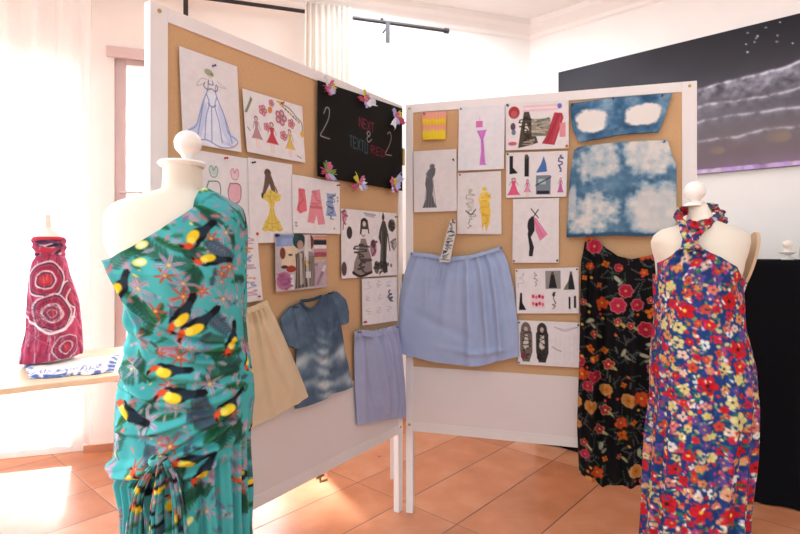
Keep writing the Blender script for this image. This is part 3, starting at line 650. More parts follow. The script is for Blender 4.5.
sheet(PR, [(506, 152.8), (567.7, 150.8), (566.4, 196.7), (506, 198)], d_eightA, 'printed sheet of eight tiny outfits, pink ones in its lower row', 'print', 'fashion_print', grp=RP, pins=[(.03, .04, 'pink_')])
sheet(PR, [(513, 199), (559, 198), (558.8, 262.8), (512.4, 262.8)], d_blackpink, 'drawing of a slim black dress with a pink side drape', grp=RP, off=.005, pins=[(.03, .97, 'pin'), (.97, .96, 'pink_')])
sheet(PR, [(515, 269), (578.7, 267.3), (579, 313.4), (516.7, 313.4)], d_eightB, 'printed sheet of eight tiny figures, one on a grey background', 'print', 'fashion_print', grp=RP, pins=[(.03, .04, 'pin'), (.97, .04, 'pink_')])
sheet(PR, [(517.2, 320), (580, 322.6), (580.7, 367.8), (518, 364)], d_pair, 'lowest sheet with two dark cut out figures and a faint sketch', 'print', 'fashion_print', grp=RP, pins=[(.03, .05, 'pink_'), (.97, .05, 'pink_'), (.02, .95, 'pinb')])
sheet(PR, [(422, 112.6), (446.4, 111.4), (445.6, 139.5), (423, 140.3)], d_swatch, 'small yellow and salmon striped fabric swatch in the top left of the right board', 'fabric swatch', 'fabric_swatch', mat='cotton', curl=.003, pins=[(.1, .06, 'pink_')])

# ------------------------------------------------------------------ black chalk poster with paper flowers
def d_chalk(c):
    c.img = c.img*(.9+.25*smooth_noise(c.X, c.Y, 25, 6)[..., None])
    ch = 'a9a39c'
    c.curve([(.06, .33), (.085, .26), (.115, .27), (.11, .36), (.07, .47), (.03, .56), (.06, .575), (.12, .58)], .008, ch, .75)
    c.curve([(.79, .36), (.825, .33), (.845, .39), (.82, .48), (.78, .56), (.76, .60), (.80, .605), (.85, .60)], .007, ch, .75)
    def word(s, x, y, w, h, col, a):
        G = {'N': [[(0, 1), (0, 0), (1, 1), (1, 0)]], 'E': [[(1, 0), (0, 0), (0, 1), (1, 1)], [(0, .5), (.8, .5)]], 'X': [[(0, 0), (1, 1)], [(1, 0), (0, 1)]], 'T': [[(0, 0), (1, 0)], [(.5, 0), (.5, 1)]],
             'R': [[(0, 1), (0, 0), (.9, .1), (.9, .4), (0, .5), (1, 1)]], 'U': [[(0, 0), (0, 1), (1, 1), (1, 0)]], 'S': [[(1, 0), (0, .1), (0, .45), (1, .55), (1, .9), (0, 1)]], 'Y': [[(0, 0), (.5, .5), (1, 0)], [(.5, .5), (.5, 1)]], 'A': [[(0, 1), (.5, 0), (1, 1)], [(.25, .6), (.75, .6)]], 'O': [[(.5, 0), (0, .5), (.5, 1), (1, .5), (.5, 0)]], 'D': [[(0, 0), (0, 1), (1, .7), (1, .3), (0, 0)]], 'C': [[(1, 0), (0, .2), (0, .8), (1, 1)]]}
        st_ = w/len(s)
        for i, k in enumerate(s):
            for l in G[k]: c.line([(x+st_*i+px*st_*.7, y+py*h+.008*i) for px, py in l], .009, col, a)
    word('NEXT', .44, .26, .19, .10, '7c2a40', .85)
    c.curve([(.56, .45), (.53, .42), (.55, .39), (.57, .42), (.53, .47), (.55, .51), (.59, .47)], .007, 'a8a29a', .75)
    word('TEXTU', .33, .49, .22, .12, '3c5860', .85); word('RED', .58, .54, .20, .09, '76182c', .9)
chalk_c = [(317.5, 80), (402, 108.5), (401.5, 191), (317, 176.5)]
poster = sheet(PL, chalk_c, d_chalk, 'black chalk lettered poster ringed with paper flowers on the left board', 'poster', 'chalk_poster', off=.010, bg='15130f', pins=[(.5, .02, 'pink_')])
poster['group'] = LP
def flat_col(name, hx): return plain(name, hx, .8, 200, .08, .1)
FM = {k: flat_col('crepe_'+k, v) for k, v in dict(pink='cf6f93', white='dfe2f0', yellow='d9cf4a', green='7d9a4c', lilac='b8b6de', rose='b9486e').items()}
def bow(parent, px, py, rot, size, cols):
    s0 = PL.sz(px, py, .02)
    for k, cn in enumerate(cols):
        ang = rot+k*2*math.pi/len(cols)+R.uniform(-.35, .35); L = size*(.55+.6*R.random())*(.75+.65*abs(math.cos(ang))); W = size*R.uniform(.22, .44)
        ca, sa = math.cos(ang), math.sin(ang); nu, nv = 8, 7
        U, V = np.meshgrid(np.linspace(0, 1, nu), np.linspace(-1, 1, nv), indexing='ij')
        wd = W*(.2+R.uniform(.7, 1.1)*np.sin(U*R.uniform(1.6, 2.4)))*V; a = U*L*(1-.22*np.abs(V)**R.choice([.5, 2, 4])*R.choice([-1, 1, 1]))
        x = a*ca-wd*sa; z = a*sa+wd*ca
        off = .024+.004*k*.4+.016*U*(1-.3*U)+.006*np.cos(V*6+k)*U
        grid = grid_obj('petal', PL.w(s0[0]+x, s0[1]+z, off), FM[cn], parent)
        grid.modifiers.new('t', 'SOLIDIFY').thickness = .0008
    b = MB(); b.tube([PL.w(s0[0], s0[1], .018), PL.w(s0[0], s0[1], .034), PL.w(s0[0], s0[1], .040)], [.005, .008, .003], 10); b.obj('flower_centre', FM[cols[1]], parent, True)
bows = [(327, 88, .3, ['yellow', 'pink', 'white', 'rose', 'pink', 'lilac'], 'top left corner'), (364, 101, .1, ['white', 'pink', 'yellow', 'rose', 'lilac', 'white'], 'top edge middle'), (395, 117, .8, ['yellow', 'pink', 'lilac', 'white', 'lilac', 'rose'], 'top right corner'),
        (325, 172, 1.1, ['pink', 'green', 'rose', 'pink', 'lilac', 'green'], 'bottom left corner'), (358, 184, .2, ['white', 'pink', 'yellow', 'rose', 'white', 'lilac'], 'bottom edge middle'), (393, 184, .6, ['lilac', 'yellow', 'pink', 'white', 'rose', 'lilac'], 'bottom right corner')]
for (px, py, rt, cols, where) in bows:
    s0 = PL.sz(px, py, .012)
    fr = empty('paper_flower', tuple(PL.w(s0[0], s0[1], .012))); tag(fr, 'crepe paper flower at the %s of the black poster' % where, 'paper flower', 'paper flowers round the black poster')
    bow(fr, px, py, rt, .042 if px < 380 else .046, cols)

# ------------------------------------------------------------------ garments pinned on the boards
def resample(pts, n):
    p = np.array(pts, float); d = np.r_[0, np.cumsum(np.linalg.norm(np.diff(p, axis=0), axis=1))]; t = np.linspace(0, d[-1], n)
    return np.stack([np.interp(t, d, p[:, k]) for k in range(2)], -1)
def coons(pan, top, right, bottom, left, nu, nv, off):
    """edges as pixel polylines (top/bottom left->right, left/right top->bottom)"""
    T, Rr, B_, L_ = [resample([pan.sz(x, y, off) for x, y in e], n) for e, n in ((top, nu), (right, nv), (bottom, nu), (left, nv))]
    u = np.linspace(0, 1, nu)[:, None, None]; v = np.linspace(0, 1, nv)[None, :, None]
    S = (1-v)*T[:, None]+v*B_[:, None]+(1-u)*L_[None]+u*Rr[None]
    S -= (1-u)*(1-v)*T[0]+u*(1-v)*T[-1]+(1-u)*v*B_[0]+u*v*B_[-1]
    return S
def garment(pan, edges, name, mat, parent, off=.01, depth=.022, folds=None, paint=None, res=.004, wave=None, back=True, edge_pow=.35):
    top, right, bottom, left = edges
    q = [pan.sz(*top[0]), pan.sz(*top[-1]), pan.sz(*bottom[-1]), pan.sz(*bottom[0])]
    w = max(np.linalg.norm(q[1]-q[0]), np.linalg.norm(q[2]-q[3])); h = max(np.linalg.norm(q[3]-q[0]), np.linalg.norm(q[2]-q[1]))
    nu, nv = max(12, int(w/res)), max(12, int(h/res))
    S = coons(pan, top, right, bottom, left, nu, nv, off)
    U, V = np.meshgrid(np.linspace(0, 1, nu), np.linspace(0, 1, nv), indexing='ij')
    e = np.clip(4*U*(1-U), 0, 1)**edge_pow*np.clip(.35+V*3, 0, 1)
    D = depth*e*(.6+.4*V)
    if folds is not None: D = D+folds(U, V)*np.clip(8*U*(1-U), 0, 1)
    D = np.maximum(D, .0008)
    P = pan.w(S[..., 0], S[..., 1], off+D)
    col = None
    if paint is not None: col = paint(U*w, V*h, w, h, S)
    Pb = pan.w(S[..., 0], S[..., 1], off-.001+0*D)
    # closed shell: front + back + rim
    n = nu*nv; f = grid_faces(nu, nv); fb = [tuple(i+n for i in t[::-1]) for t in f]
    rim = [i*nv for i in range(nu)]+[(nu-1)*nv+j for j in range(1, nv)]+[i*nv+nv-1 for i in range(nu-2, -1, -1)]+[j for j in range(nv-2, 0, -1)]
    fr = [(rim[k], rim[(k+1) % len(rim)], rim[(k+1) % len(rim)]+n, rim[k]+n) for k in range(len(rim))]
    V_ = np.concatenate([P.reshape(-1, 3), Pb.reshape(-1, 3)])
    C_ = None if col is None else np.concatenate([col.reshape(-1, 3)]*2)
    return mesh_obj(name, V_, f+fb+fr, mat, parent, C_)
def ridges(lst):
    """lst of (u0,v0,u1,v1,amp,width)"""
    def fn(U, V):
        D = 0*U
        for (u0, v0, u1, v1, a, w) in lst:
            t = np.clip(((U-u0)*(u1-u0)+(V-v0)*(v1-v0))/((u1-u0)**2+(v1-v0)**2+1e-9), 0, 1)
            d = np.hypot(U-u0-t*(u1-u0), V-v0-t*(v1-v0)); D = D+a*np.exp(-(d/w)**2)*(1-.5*np.abs(2*t-1)**3)
        return D
    return fn
def pin_at(pan, px, py, off, parent, mt='pin'):
    s0 = pan.sz(px, py, off); b = MB(); b.tube([pan.w(s0[0], s0[1], off-.008), pan.w(s0[0], s0[1], off+.004), pan.w(s0[0], s0[1], off+.010), pan.w(s0[0], s0[1], off+.012)], [.003, .0025, .003, .004], 10)
    b.obj('push_pin', M[mt], parent, True)
# powder blue skirt
sk = empty('blue_skirt', tuple(PR.w(.3, .72, .02))); tag(sk, 'powder blue gathered skirt pinned at its waistband on the right board', 'skirt', 'plain garments pinned on the boards')
sm_ = lambda u: np.clip((u-.45)/.2, 0, 1)
f1 = ridges([(.10, .0, .02, .8, .018, .03), (.30, .02, .26, .45, .012, .03), (.42, .0, .40, .7, .012, .035), (.62, .02, .60, 1, .020, .035), (.74, .0, .76, 1, .016, .03), (.84, 0, .86, 1, .02, .03), (.93, 0, .97, .9, .014, .025), (.20, .03, .24, .5, .010, .02), (.52, .05, .5, .5, .008, .02), (.1, .55, .6, .75, -.012, .05), (.35, .85, .95, .92, .008, .03)])
f1b = lambda U, V: f1(U, V)*(.45+.9*sm_(U))+.003*np.sin(U*70+3*np.sin(V*4))*np.exp(-V*9)+.004*np.sin(U*13+V*5)
garment(PR, ([(411, 253.5), (430, 255), (450, 258), (470, 256), (488, 251.5), (501, 247.5)], [(501, 247.5), (508, 262), (514, 290), (518, 325), (519.5, 356)], [(400, 353), (415, 356), (436, 361), (460, 364), (480, 365), (498, 360), (519.5, 356)], [(411, 253.5), (404, 275), (399.5, 300), (398, 330), (400, 353)]),
        'skirt_cloth', M['blue'], sk, off=.012, depth=.03, folds=f1b)
# waistband gather
garment(PR, ([(411, 252), (430, 253.8), (450, 257), (470, 255), (488, 250.3), (501, 246.3)], [(501, 246.3), (502, 250)], [(411, 256), (430, 257.5), (450, 261), (470, 259), (488, 254), (502, 250)], [(411, 252), (411, 256)]), 'waistband', M['blue'], sk, off=.03, depth=.006, folds=lambda U, V: .0015*np.sin(U*60), res=.003)
for (px, py) in ((412, 254), (501, 248)): pin_at(PR, px, py, .035, sk, 'pinb')
# tie string
b = MB()
for dx in (0, 2.5): b.tube([PR.w(*PR.sz(441+dx, 262, .05), .05), PR.w(*PR.sz(439+dx*2, 272, .055), .058), PR.w(*PR.sz(437+dx*1.4, 285, .055), .058)], .003, 8)
b.obj('drawstring', M['blue'], sk, True)
# patterned ribbon
def p_ribbon(X, Y, w, h, S):
    c = Canvas(w, h, .0025, 'd4d0cc', norm=True)
    for k in range(12):
        scribble(c, .1, .08*k+.02, .9, .08*k+.09, ['3b3b44', '5c6474', '7a7a70'][k % 3], 6, .09, .8, k)
    return c.sample(X, Y)
rb = garment(PR, ([(451, 219), (455.5, 220)], [(455.5, 220), (456, 232), (452.5, 248), (450, 262)], [(439, 262), (450, 262)], [(451, 219), (447.5, 230), (443.5, 246), (439, 262)]), 'patterned_ribbon', M['cotton'], None, off=.062, depth=.003, paint=p_ribbon, res=.002)
tag(rb, 'black and white patterned ribbon hanging over the waist of the blue skirt', 'ribbon')
pin_at(PR, 453, 220, .063, rb)
# lilac skirt on left board
lk = empty('lilac_skirt', tuple(PL.w(1.1, .6, .02))); tag(lk, 'lilac blue gathered skirt pinned beside the hinge of the left board', 'skirt', 'plain garments pinned on the boards')
f2 = ridges([(.12, 0, .08, 1, .010, .05), (.36, 0, .52, .9, .022, .05), (.22, .1, .3, .8, -.008, .05), (.62, 0, .66, 1, .020, .05), (.78, 0, .80, 1, .018, .045), (.92, 0, .93, 1, .016, .04), (.5, .05, .55, .5, .008, .03)])
garment(PL, ([(354.5, 333), (361, 331), (374, 332), (386, 329), (398.5, 326)], [(398.5, 326), (401, 350), (404, 385), (405.5, 417)], [(357, 424.5), (368, 421.5), (381, 419), (392, 416.5), (405.5, 417)], [(354.5, 333), (354, 360), (355, 395), (357, 424.5)]),
        'skirt_cloth', M['lilac'], lk, off=.010, depth=.022, folds=lambda U, V: 1.5*f2(U, V)+.003*np.sin(U*80)*np.exp(-V*8), res=.004)
garment(PL, ([(354.5, 332), (361, 329.5), (374, 330.5), (386, 327.5), (398.5, 324.5)], [(398.5, 324.5), (399, 331)], [(354.5, 338), (361, 336), (374, 337), (386, 334), (399, 331)], [(354.5, 332), (354.5, 338)]), 'waistband', M['lilac'], lk, off=.026, depth=.007, folds=lambda U, V: .004*np.sin(U*70), res=.003)
pin_at(PL, 358.5, 332, .03, lk, 'pink_'); pin_at(PL, 396, 327, .03, lk, 'pinb')
# beige skirt
bk = empty('beige_skirt', tuple(PL.w(.35, .6, .02))); tag(bk, 'beige linen skirt hanging at a tilt between the teal dress and the tee', 'skirt', 'plain garments pinned on the boards')
f3 = ridges([(.36, .0, .40, .12, .010, .02), (.5, .0, .5, .12, .012, .02), (.64, 0, .62, .12, .012, .02), (.8, 0, .78, .14, .010, .02), (.52, .0, .46, 1, .024, .025), (.30, 0, .2, .6, .014, .06), (.40, 0, .32, .35, .012, .03), (.62, 0, .78, 1, .012, .05), (.12, .1, .1, .9, .01, .06), (.9, 0, .93, 1, .008, .05)])
garment(PL, ([(231, 315), (247, 309), (258, 305), (267, 301)], [(267, 301), (280, 329), (294, 362), (308.5, 394)], [(226, 436), (250, 424.5), (278, 410), (308.5, 394)], [(231, 315), (226, 350), (223, 395), (226, 436)]), 'skirt_cloth', M['beige'], bk, off=.012, depth=.028, folds=f3)
garment(PL, ([(231, 314), (247, 308), (258, 304), (267, 300)], [(267, 300), (269, 305)], [(230.5, 320), (247, 313.5), (258, 309.5), (269, 305)], [(231, 314), (230.5, 320)]), 'waistband', M['beige'], bk, off=.036, depth=.005, folds=lambda U, V: .003*np.sin(U*60), res=.003)
# tie dyed tee
def dye_tee(X, Y, w, h, S):
    n = smooth_noise(S[..., 0]+3, S[..., 1]+3, 14, 4); n2 = smooth_noise(S[..., 0]+3, S[..., 1]+3, 50, 8)
    v = Y/h; u = X/w
    vv = v+.10*(n-.5)+.06*np.sin(u*7)
    k = .16+.30*(n-.35)+.0*u
    k += .50*np.exp(-((u-.44)/.13)**2)*np.clip(v*4-.8, 0, 1)*(.35+.65*np.cos(vv*26)**2)*(.6+.8*n2)
    k += .26*np.clip(np.cos(vv*22), 0, 1)**2*np.clip(v*4-1.0, 0, 1)
    k += .60*np.exp(-((u-.90)/.12)**2-((v-.62)/.07)**2)+.55*np.exp(-((u-.92)/.10)**2-((v-.92)/.05)**2)+.45*np.exp(-((u-.06)/.14)**2-((v-.58)/.07)**2)
    k += .16*(n2-.5)
    cs = np.array([hexc('3b4858'), hexc('576a7e'), hexc('8b9ba6'), hexc('c8cccd')])
    k = np.clip(k, 0, 1)
    return np.stack([np.interp(k, [0, .25, .55, 1], cs[:, i]) for i in range(3)], -1)
tee = empty('tie_dyed_tee', tuple(PL.w(.7, .6, .02))); tag(tee, 'navy and grey tie dyed short sleeved tee pinned on the left board', 't-shirt')
f4 = ridges([(.20, .05, .30, .4, .010, .06), (.85, .08, .70, .4, .010, .06), (.15, .55, .9, .45, .006, .05), (.2, .75, .8, .7, .006, .04), (.5, .2, .45, .9, .006, .06)])
garment(PL, ([(289, 307), (301, 302), (308, 309), (317, 306), (321, 296.5), (334, 291)], [(334, 291), (340, 322), (345, 352), (352, 386)], [(295, 408.5), (310, 403), (322, 398), (327, 393), (340, 390), (352, 386)], [(289, 307), (296, 330), (296, 360), (294, 380), (295, 408.5)]), 'body', M['cotton'], tee, off=.010, depth=.024, folds=f4, paint=dye_tee, res=.0035)
def dye_dark(X, Y, w, h, S):
    n = smooth_noise(S[..., 0]+3, S[..., 1]+3, 22, 4)[..., None]; return hexc('435468')*(1-n)+hexc('71869a')*n
garment(PL, ([(280, 318), (289, 307), (294, 309)], [(294, 309), (297, 328), (299, 347)], [(286, 345), (292, 348), (299, 347)], [(280, 318), (282, 332), (286, 345)]), 'sleeve', M['cotton'], tee, off=.012, depth=.020, folds=ridges([(.5, .1, .6, .9, .008, .12)]), paint=dye_dark)
garment(PL, ([(330, 293.5), (336, 291.5), (346, 300)], [(346, 300), (348, 312), (347.5, 321)], [(338, 325), (342, 324), (347.5, 321)], [(330, 293.5), (335, 308), (338, 325)]), 'sleeve', M['cotton'], tee, off=.012, depth=.020, folds=ridges([(.5, .1, .5, .9, .008, .12)]), paint=dye_dark)
col_pts = [(300.5, 301.5), (304, 306.5), (309, 309.5), (314, 308.5), (319, 303), (321.5, 296.5)]
b = MB(); b.tube([PL.w(*PL.sz(x, y, .03), .032) for x, y in col_pts], .0055, 8); b.obj('collar', plain('navy_rib', '3a5068', .9, 400, .1, .2), tee, True)
b = MB(); b.tube([PL.w(*PL.sz(x, y, .02), .022) for x, y in [(301, 301), (307, 300.5), (314, 299), (321, 296)]], .006, 8); b.obj('collar', plain('navy_rib', '2c3d52', .9, 400, .1, .2), tee, True)
pin_at(PL, 295, 307, .03, tee, 'pink_'); pin_at(PL, 330, 293.5, .03, tee, 'pink_')
# tie dye bandeau
def dye_bandeau(X, Y, w, h, S):
    u = X/w; v = Y/h; n = smooth_noise(S[..., 0]+3, S[..., 1]+3, 18, 14); n2 = smooth_noise(S[..., 0]+3, S[..., 1]+3, 70, 15)
    def blob(cu, cv, ru, rv): 
        d = (np.abs((u-cu)/ru)**3+np.abs((v-cv)/rv)**3)**(1/3)+.35*(n-.5)+.25*(n2-.5); return np.clip((1.05-d)*5, 0, 1)
    k = np.maximum(blob(.22, .52, .17, .30), blob(.77, .50, .19, .28))
    base = np.stack([np.interp(np.clip(n*1.3+.25*(n2-.5)-.1, 0, 1), [0, .5, 1], [hexc('2a4866')[i], hexc('4a7192')[i], hexc('90adc0')[i]]) for i in range(3)], -1)
    return base*(1-k[..., None])+hexc('e6e0da')*k[..., None]
bd = garment(PR, ([(570.3, 103.5), (590, 101), (612, 98), (640, 96), (672.5, 93)], [(672.5, 93), (668, 107), (663, 122), (658.5, 132.5)], [(579, 142.5), (600, 139), (620, 135), (640, 133.5), (658.5, 132.5)], [(570.3, 103.5), (571, 118), (573, 130), (579, 142.5)]), 'tie_dyed_bandeau', M['cotton'], None, off=.010, depth=.014, folds=ridges([(.1, .85, .5, .80, .010, .06), (.5, .8, .9, .9, -.004, .05), (.5, .1, .5, .9, .006, .05)]), paint=dye_bandeau, res=.003)
tag(bd, 'blue tie dyed bandeau top with two white patches on the right board', 'top')
for (px, py) in ((572, 105), (613, 99), (662, 96)): pin_at(PR, px, py, .018, bd, 'pink_')
def dye_top(X, Y, w, h, S):
    u = X/w; v = Y/h; n = smooth_noise(S[..., 0]+3, S[..., 1]+3, 11, 24); n2 = smooth_noise(S[..., 0]+3, S[..., 1]+3, 45, 25)
    w1 = .16*(n-.5); w2 = .10*(n2-.5)
    def bl(cu, cv, ru, rv, e=2.5): return np.clip((1.0-(np.abs((u-cu+w1)/ru)**e+np.abs((v-cv+w1)/rv)**e)**(1/e))*1.9+.25+w2*5, 0, 1)
    k = .22+0*u
    k = np.maximum(k, bl(.27, .14, .25, .30)*(.55+.5*n2)); k = np.maximum(k, bl(.78, .12, .29, .28)*(.62+.42*n2)); k = np.maximum(k, bl(.79, .71, .29, .31)*(.85+.25*n))
    k = np.maximum(k, bl(.22, .77, .32, .24)*(.35+.85*n2)); k = np.maximum(k, bl(.02, .60, .05, .25)*.7)
    k = k+.35*(n-.45)+.22*(n2-.5)-.8*np.exp(-((v-.99)/.02)**2)
    k = np.clip(k, 0, 1)
    return np.stack([np.interp(k, [0, .3, .6, 1], [hexc(x)[i] for x in ('35546f', '5f829c', 'a6b5bd', 'd9d3cc')]) for i in range(3)], -1)
tp = garment(PR, ([(574, 150), (580, 147), (600, 144), (625, 142), (650, 140.5), (668, 140)], [(668, 140), (672, 155), (676.5, 165), (676.5, 200), (676, 234.5)], [(566.5, 237.5), (590, 236.5), (615, 235.5), (645, 236.5), (676, 234.5)], [(574, 150), (570, 175), (568, 205), (566.5, 237.5)]), 'tie_dyed_blouse', M['cotton'], None, off=.012, depth=.018, folds=ridges([(.5, 0, .5, 1, .010, .04), (.2, .1, .15, .9, .006, .05), (.8, .1, .85, .9, .006, .05), (0, .5, 1, .5, .005, .04)]), paint=dye_top, res=.003)
tag(tp, 'square blue and white tie dyed top pinned below the bandeau on the right board', 'top')
for (px, py) in ((578, 149), (664, 142)): pin_at(PR, px, py, .02, tp, 'pinb')

# black floral skirt (draped from the board down past its lower edge)
def petals(c, x, y, r, col, rs, n=5, cen='e8c04a', rim=None, asp=1.0):
    a0 = rs.rand()*6.28
    if rim:
        for k in range(n):
            a = a0+2*math.pi*k/n; c.ell(x+r*.5*math.cos(a), y+r*.5*math.sin(a), r*.50, r*.42, rim, a)
    for k in range(n):
        a = a0+2*math.pi*k/n; c.ell(x+r*.46*math.cos(a), y+r*.46*math.sin(a), r*.43, r*.35, col, a)
    cc = hexc(col)
    for k in range(n):
        a = a0+2*math.pi*(k+.5)/n; c.line([(x+r*.15*math.cos(a), y+r*.15*math.sin(a)), (x+r*.55*math.cos(a), y+r*.55*math.sin(a))], r*.08, cc*.72, .7)
    c.ell(x, y, r*.17, r*.17, cen)
rs = np.random.RandomState(5)
cb = Canvas(.50, 1.2, .0022, '120f12', norm=False)
for k in range(420):
    x, y = rs.uniform(0, .5), rs.uniform(0, 1.2); a = rs.rand()*6.28; L = rs.uniform(.02, .045)
    cl = ['5d5a58', '6b6660', '49585a', '3d5a3a'][k % 4]
    for j in range(5):
        t = j/4; cb.ell(x+L*t*math.cos(a), y+L*t*math.sin(a), .0045, .003, cl, a+.8*(-1)**j, .85)
pts = []
for k in range(400):
    x, y = rs.uniform(0, .5), rs.uniform(0, 1.2)
    if all(math.hypot(x-a, y-b_) > .048 for a, b_ in pts): pts.append((x, y))
for k, (x, y) in enumerate(pts):
    t = rs.randint(7); r = rs.uniform(.017, .037)
    if t in (0, 3): petals(cb, x, y, r, ['b82a48', 'a81f3a'][t == 3], rs, 7, 'd88a50', 'c87870')
    elif t == 1: petals(cb, x, y, r*.95, 'c84e20', rs, 5, 'd8a850', 'a8401c')
    elif t == 2: petals(cb, x, y, r, 'c8843c', rs, 9, 'a8482c', 'd0a468')
    elif t == 4: petals(cb, x, y, r*.8, 'cc661c', rs, 4, '7a2a2a')
    elif t == 5: petals(cb, x, y, r*.7, 'a82c34', rs, 5, 'd8d890', 'c8b878'); cb.ell(x+.02, y+.012, .014, .006, 'a9a870', .6)
    else: cb.ell(x, y, .018, .008, 'a8a68a', rs.rand()*3); cb.ell(x+.012, y+.018, .014, .006, '8a8878', rs.rand()*3)
for k in range(90): cb.ell(rs.uniform(0, .5), rs.uniform(0, 1.2), .006, .006, ['d8622a', 'c23a4a', 'd9a640'][k % 3])
def p_black(X, Y, w, h, S): return cb.sample((S[..., 0]-.65) % .5, np.clip(1.45-S[..., 1], 0, 1.2))
bs = empty('black_floral_skirt', tuple(PR.w(.85, .2, .02))); tag(bs, 'long black skirt with orange and crimson flowers hanging from the right board', 'skirt')
f5 = ridges([(.05, 0, .04, 1, .018, .035), (.17, 0, .16, 1, .020, .03), (.28, .1, .26, .9, -.012, .04), (.42, .1, .45, 1, .010, .05), (.6, .15, .6, 1, .012, .05), (.78, .1, .8, 1, .012, .05), (.1, .85, .6, .98, .006, .04)])
garment(PR, ([(586, 236), (596, 239), (606, 248), (618, 256), (632, 259), (648, 256), (666, 250)], [(666, 250), (668, 320), (668, 400), (668, 478)], [(579, 469), (588, 476), (596, 479), (602, 484), (616, 482), (628, 486), (645, 485), (668, 483)], [(586, 236), (581, 262), (580, 320), (579, 365), (577, 425), (579, 471)]), 'skirt_cloth', M['rayon'], bs, off=.012, depth=.03, folds=lambda U, V: 1.7*f5(U, V)+.006*np.sin(U*40+V*3), paint=p_black, res=.0028)
for (px, py) in ((590, 238), (661, 253)): pin_at(PR, px, py, .03, bs)

# ------------------------------------------------------------------ dress forms
def interp_tab(tab, k, Y):
    """tab rows (py, xl, xr) -> functions of z giving cx and half width"""
    a = np.array(tab, float); z = CH+(H0-a[:, 0])*Y/F; cx = ((a[:, 1]+a[:, 2])/2-400)*Y/F; hw = (a[:, 2]-a[:, 1])/2*Y/F
    o = np.argsort(z); z, cx, hw = z[o], cx[o], hw[o]
    return lambda q: (np.interp(q, z, cx), np.interp(q, z, hw))
def ring_xy(cx, hw, dp, yc, th, pw=2.2):
    ct, s_ = np.cos(th), np.sin(th)
    return cx+hw*np.sign(ct)*np.abs(ct)**(2/pw), yc-dp*np.sign(s_)*np.abs(s_)**(2/pw)
def fit_sil(tab, fdep, Y, pad=.005):
    """rows are outlines seen from where the photographer stood; solve for the true widths of the solid"""
    a = np.array(tab, float); th = np.linspace(0, 2*math.pi, 120); zs = []; cs = []; hs = []
    for py, xl, xr in a:
        z = CH+(H0-py)*Y/F; cx = ((xl+xr)/2-400)*Y/F; hw = (xr-xl)/2*Y/F
        dp = float(fdep(np.array(z), 0))
        for _ in range(12):
            X, Yy = ring_xy(cx, hw+pad, dp+pad, Y, th); p = X/Yy*F+400
            el, er = p.min()-xl, p.max()-xr
            cx -= (el+er)/2*Y/F*.9; hw -= (er-el)/2*Y/F*.9
        zs.append(z); cs.append(cx); hs.append(max(hw, .01))
    o = np.argsort(zs); zs, cs, hs = np.array(zs)[o], np.array(cs)[o], np.array(hs)[o]
    return lambda q: (np.interp(q, zs, cs), np.interp(q, zs, hs))
def arc_of_px(fsil, fdep, Y, z):
    th = np.linspace(math.pi, 0, 181); cx, hw = fsil(z); X, Yy = ring_xy(cx, hw, float(fdep(np.array(z), 0)), Y, th)
    a = np.r_[0, np.cumsum(np.hypot(np.diff(X), np.diff(Yy)))]; a -= a[90]; p = X/Yy*F+400
    k = (p[1:] > p[:-1]); m = np.r_[True, k]; return p[m], a[m]
def top_from_px(fsil, fdep, Y, pts, back_fn):
    """neckline height for each angle, from the line of the neckline across the chest"""
    p = np.array(pts, float)
    def f(th):
        out = []
        for t in np.atleast_1d(th):
            a = t % (2*math.pi)
            af = a if a <= math.pi else 2*math.pi-a
            z = CH
            for _ in range(60):
                cx, hw = fsil(z); X, Yy = ring_xy(cx, hw, float(fdep(np.array(z), 0)), Y, af)
                py = np.interp(X/Yy*F+400, p[:, 0], p[:, 1]); zn = CH+(H0-py)*Yy/F; z = z*.6+zn*.4
            out.append(z if a <= math.pi else back_fn(a, z))
        return np.array(out)
    return f
def loft(name, mat, parent, fsil, fdep, yc, ztop, zbot, nth, nz, disp=None, paint=None, inset=0.0, pw=2.3, cap=False, th0=0, th1=2*math.pi, thick=0):
    wrap = abs(th1-th0-2*math.pi) < 1e-6
    th = np.linspace(th0, th1, nth, endpoint=not wrap); t = np.linspace(0, 1, nz)
    TH, T = np.meshgrid(th, t, indexing='ij')
    zt = ztop(th) if callable(ztop) else np.full(nth, ztop); zb = zbot(th) if callable(zbot) else np.full(nth, zbot)
    Z = zt[:, None]*(1-T)+zb[:, None]*T
    if name == 'torso': inset = inset+.022*np.clip((zt.max()-.25-Z)/.12, 0, 1)
    cx, hw = fsil(Z); dp = fdep(Z, TH)
    ct, s_ = np.cos(TH), np.sin(TH)
    X = np.sign(ct)*np.abs(ct)**(2/pw); Yv = np.sign(s_)*np.abs(s_)**(2/pw)
    px_ = cx+(hw-inset)*X; py_ = yc-(dp-inset)*Yv
    D = 0*Z
    if disp is not None: D = disp(TH, Z, px_)
    nx, ny = ct/np.maximum(hw, .02), s_/np.maximum(dp, .02); L = np.hypot(nx, ny); nx /= L; ny /= L
    P = np.stack([px_+D*nx, py_-D*ny, Z], -1)
    seg = np.hypot(np.diff(px_, axis=0), np.diff(py_, axis=0)); arc = np.vstack([np.zeros((1, nz)), np.cumsum(seg, axis=0)])
    i0 = int(np.argmin(np.abs(th-math.pi/2))); arc = -(arc-arc[i0])
    col = paint(arc, Z) if paint is not None else None
    nu, nv = P.shape[:2]; V_ = P.reshape(-1, 3); f = grid_faces(nu, nv, wrap)
    f = [q[::-1] for q in f]
    C_ = None if col is None else col.reshape(-1, 3)
    if cap:
        f.append(tuple(i*nv for i in range(nu))[::-1]); f.append(tuple(i*nv+nv-1 for i in range(nu)))
    o = mesh_obj(name, V_, f, mat, parent, C_)
    if thick:
        m = o.modifiers.new('thick', 'SOLIDIFY'); m.thickness = thick; m.offset = 0
    return o
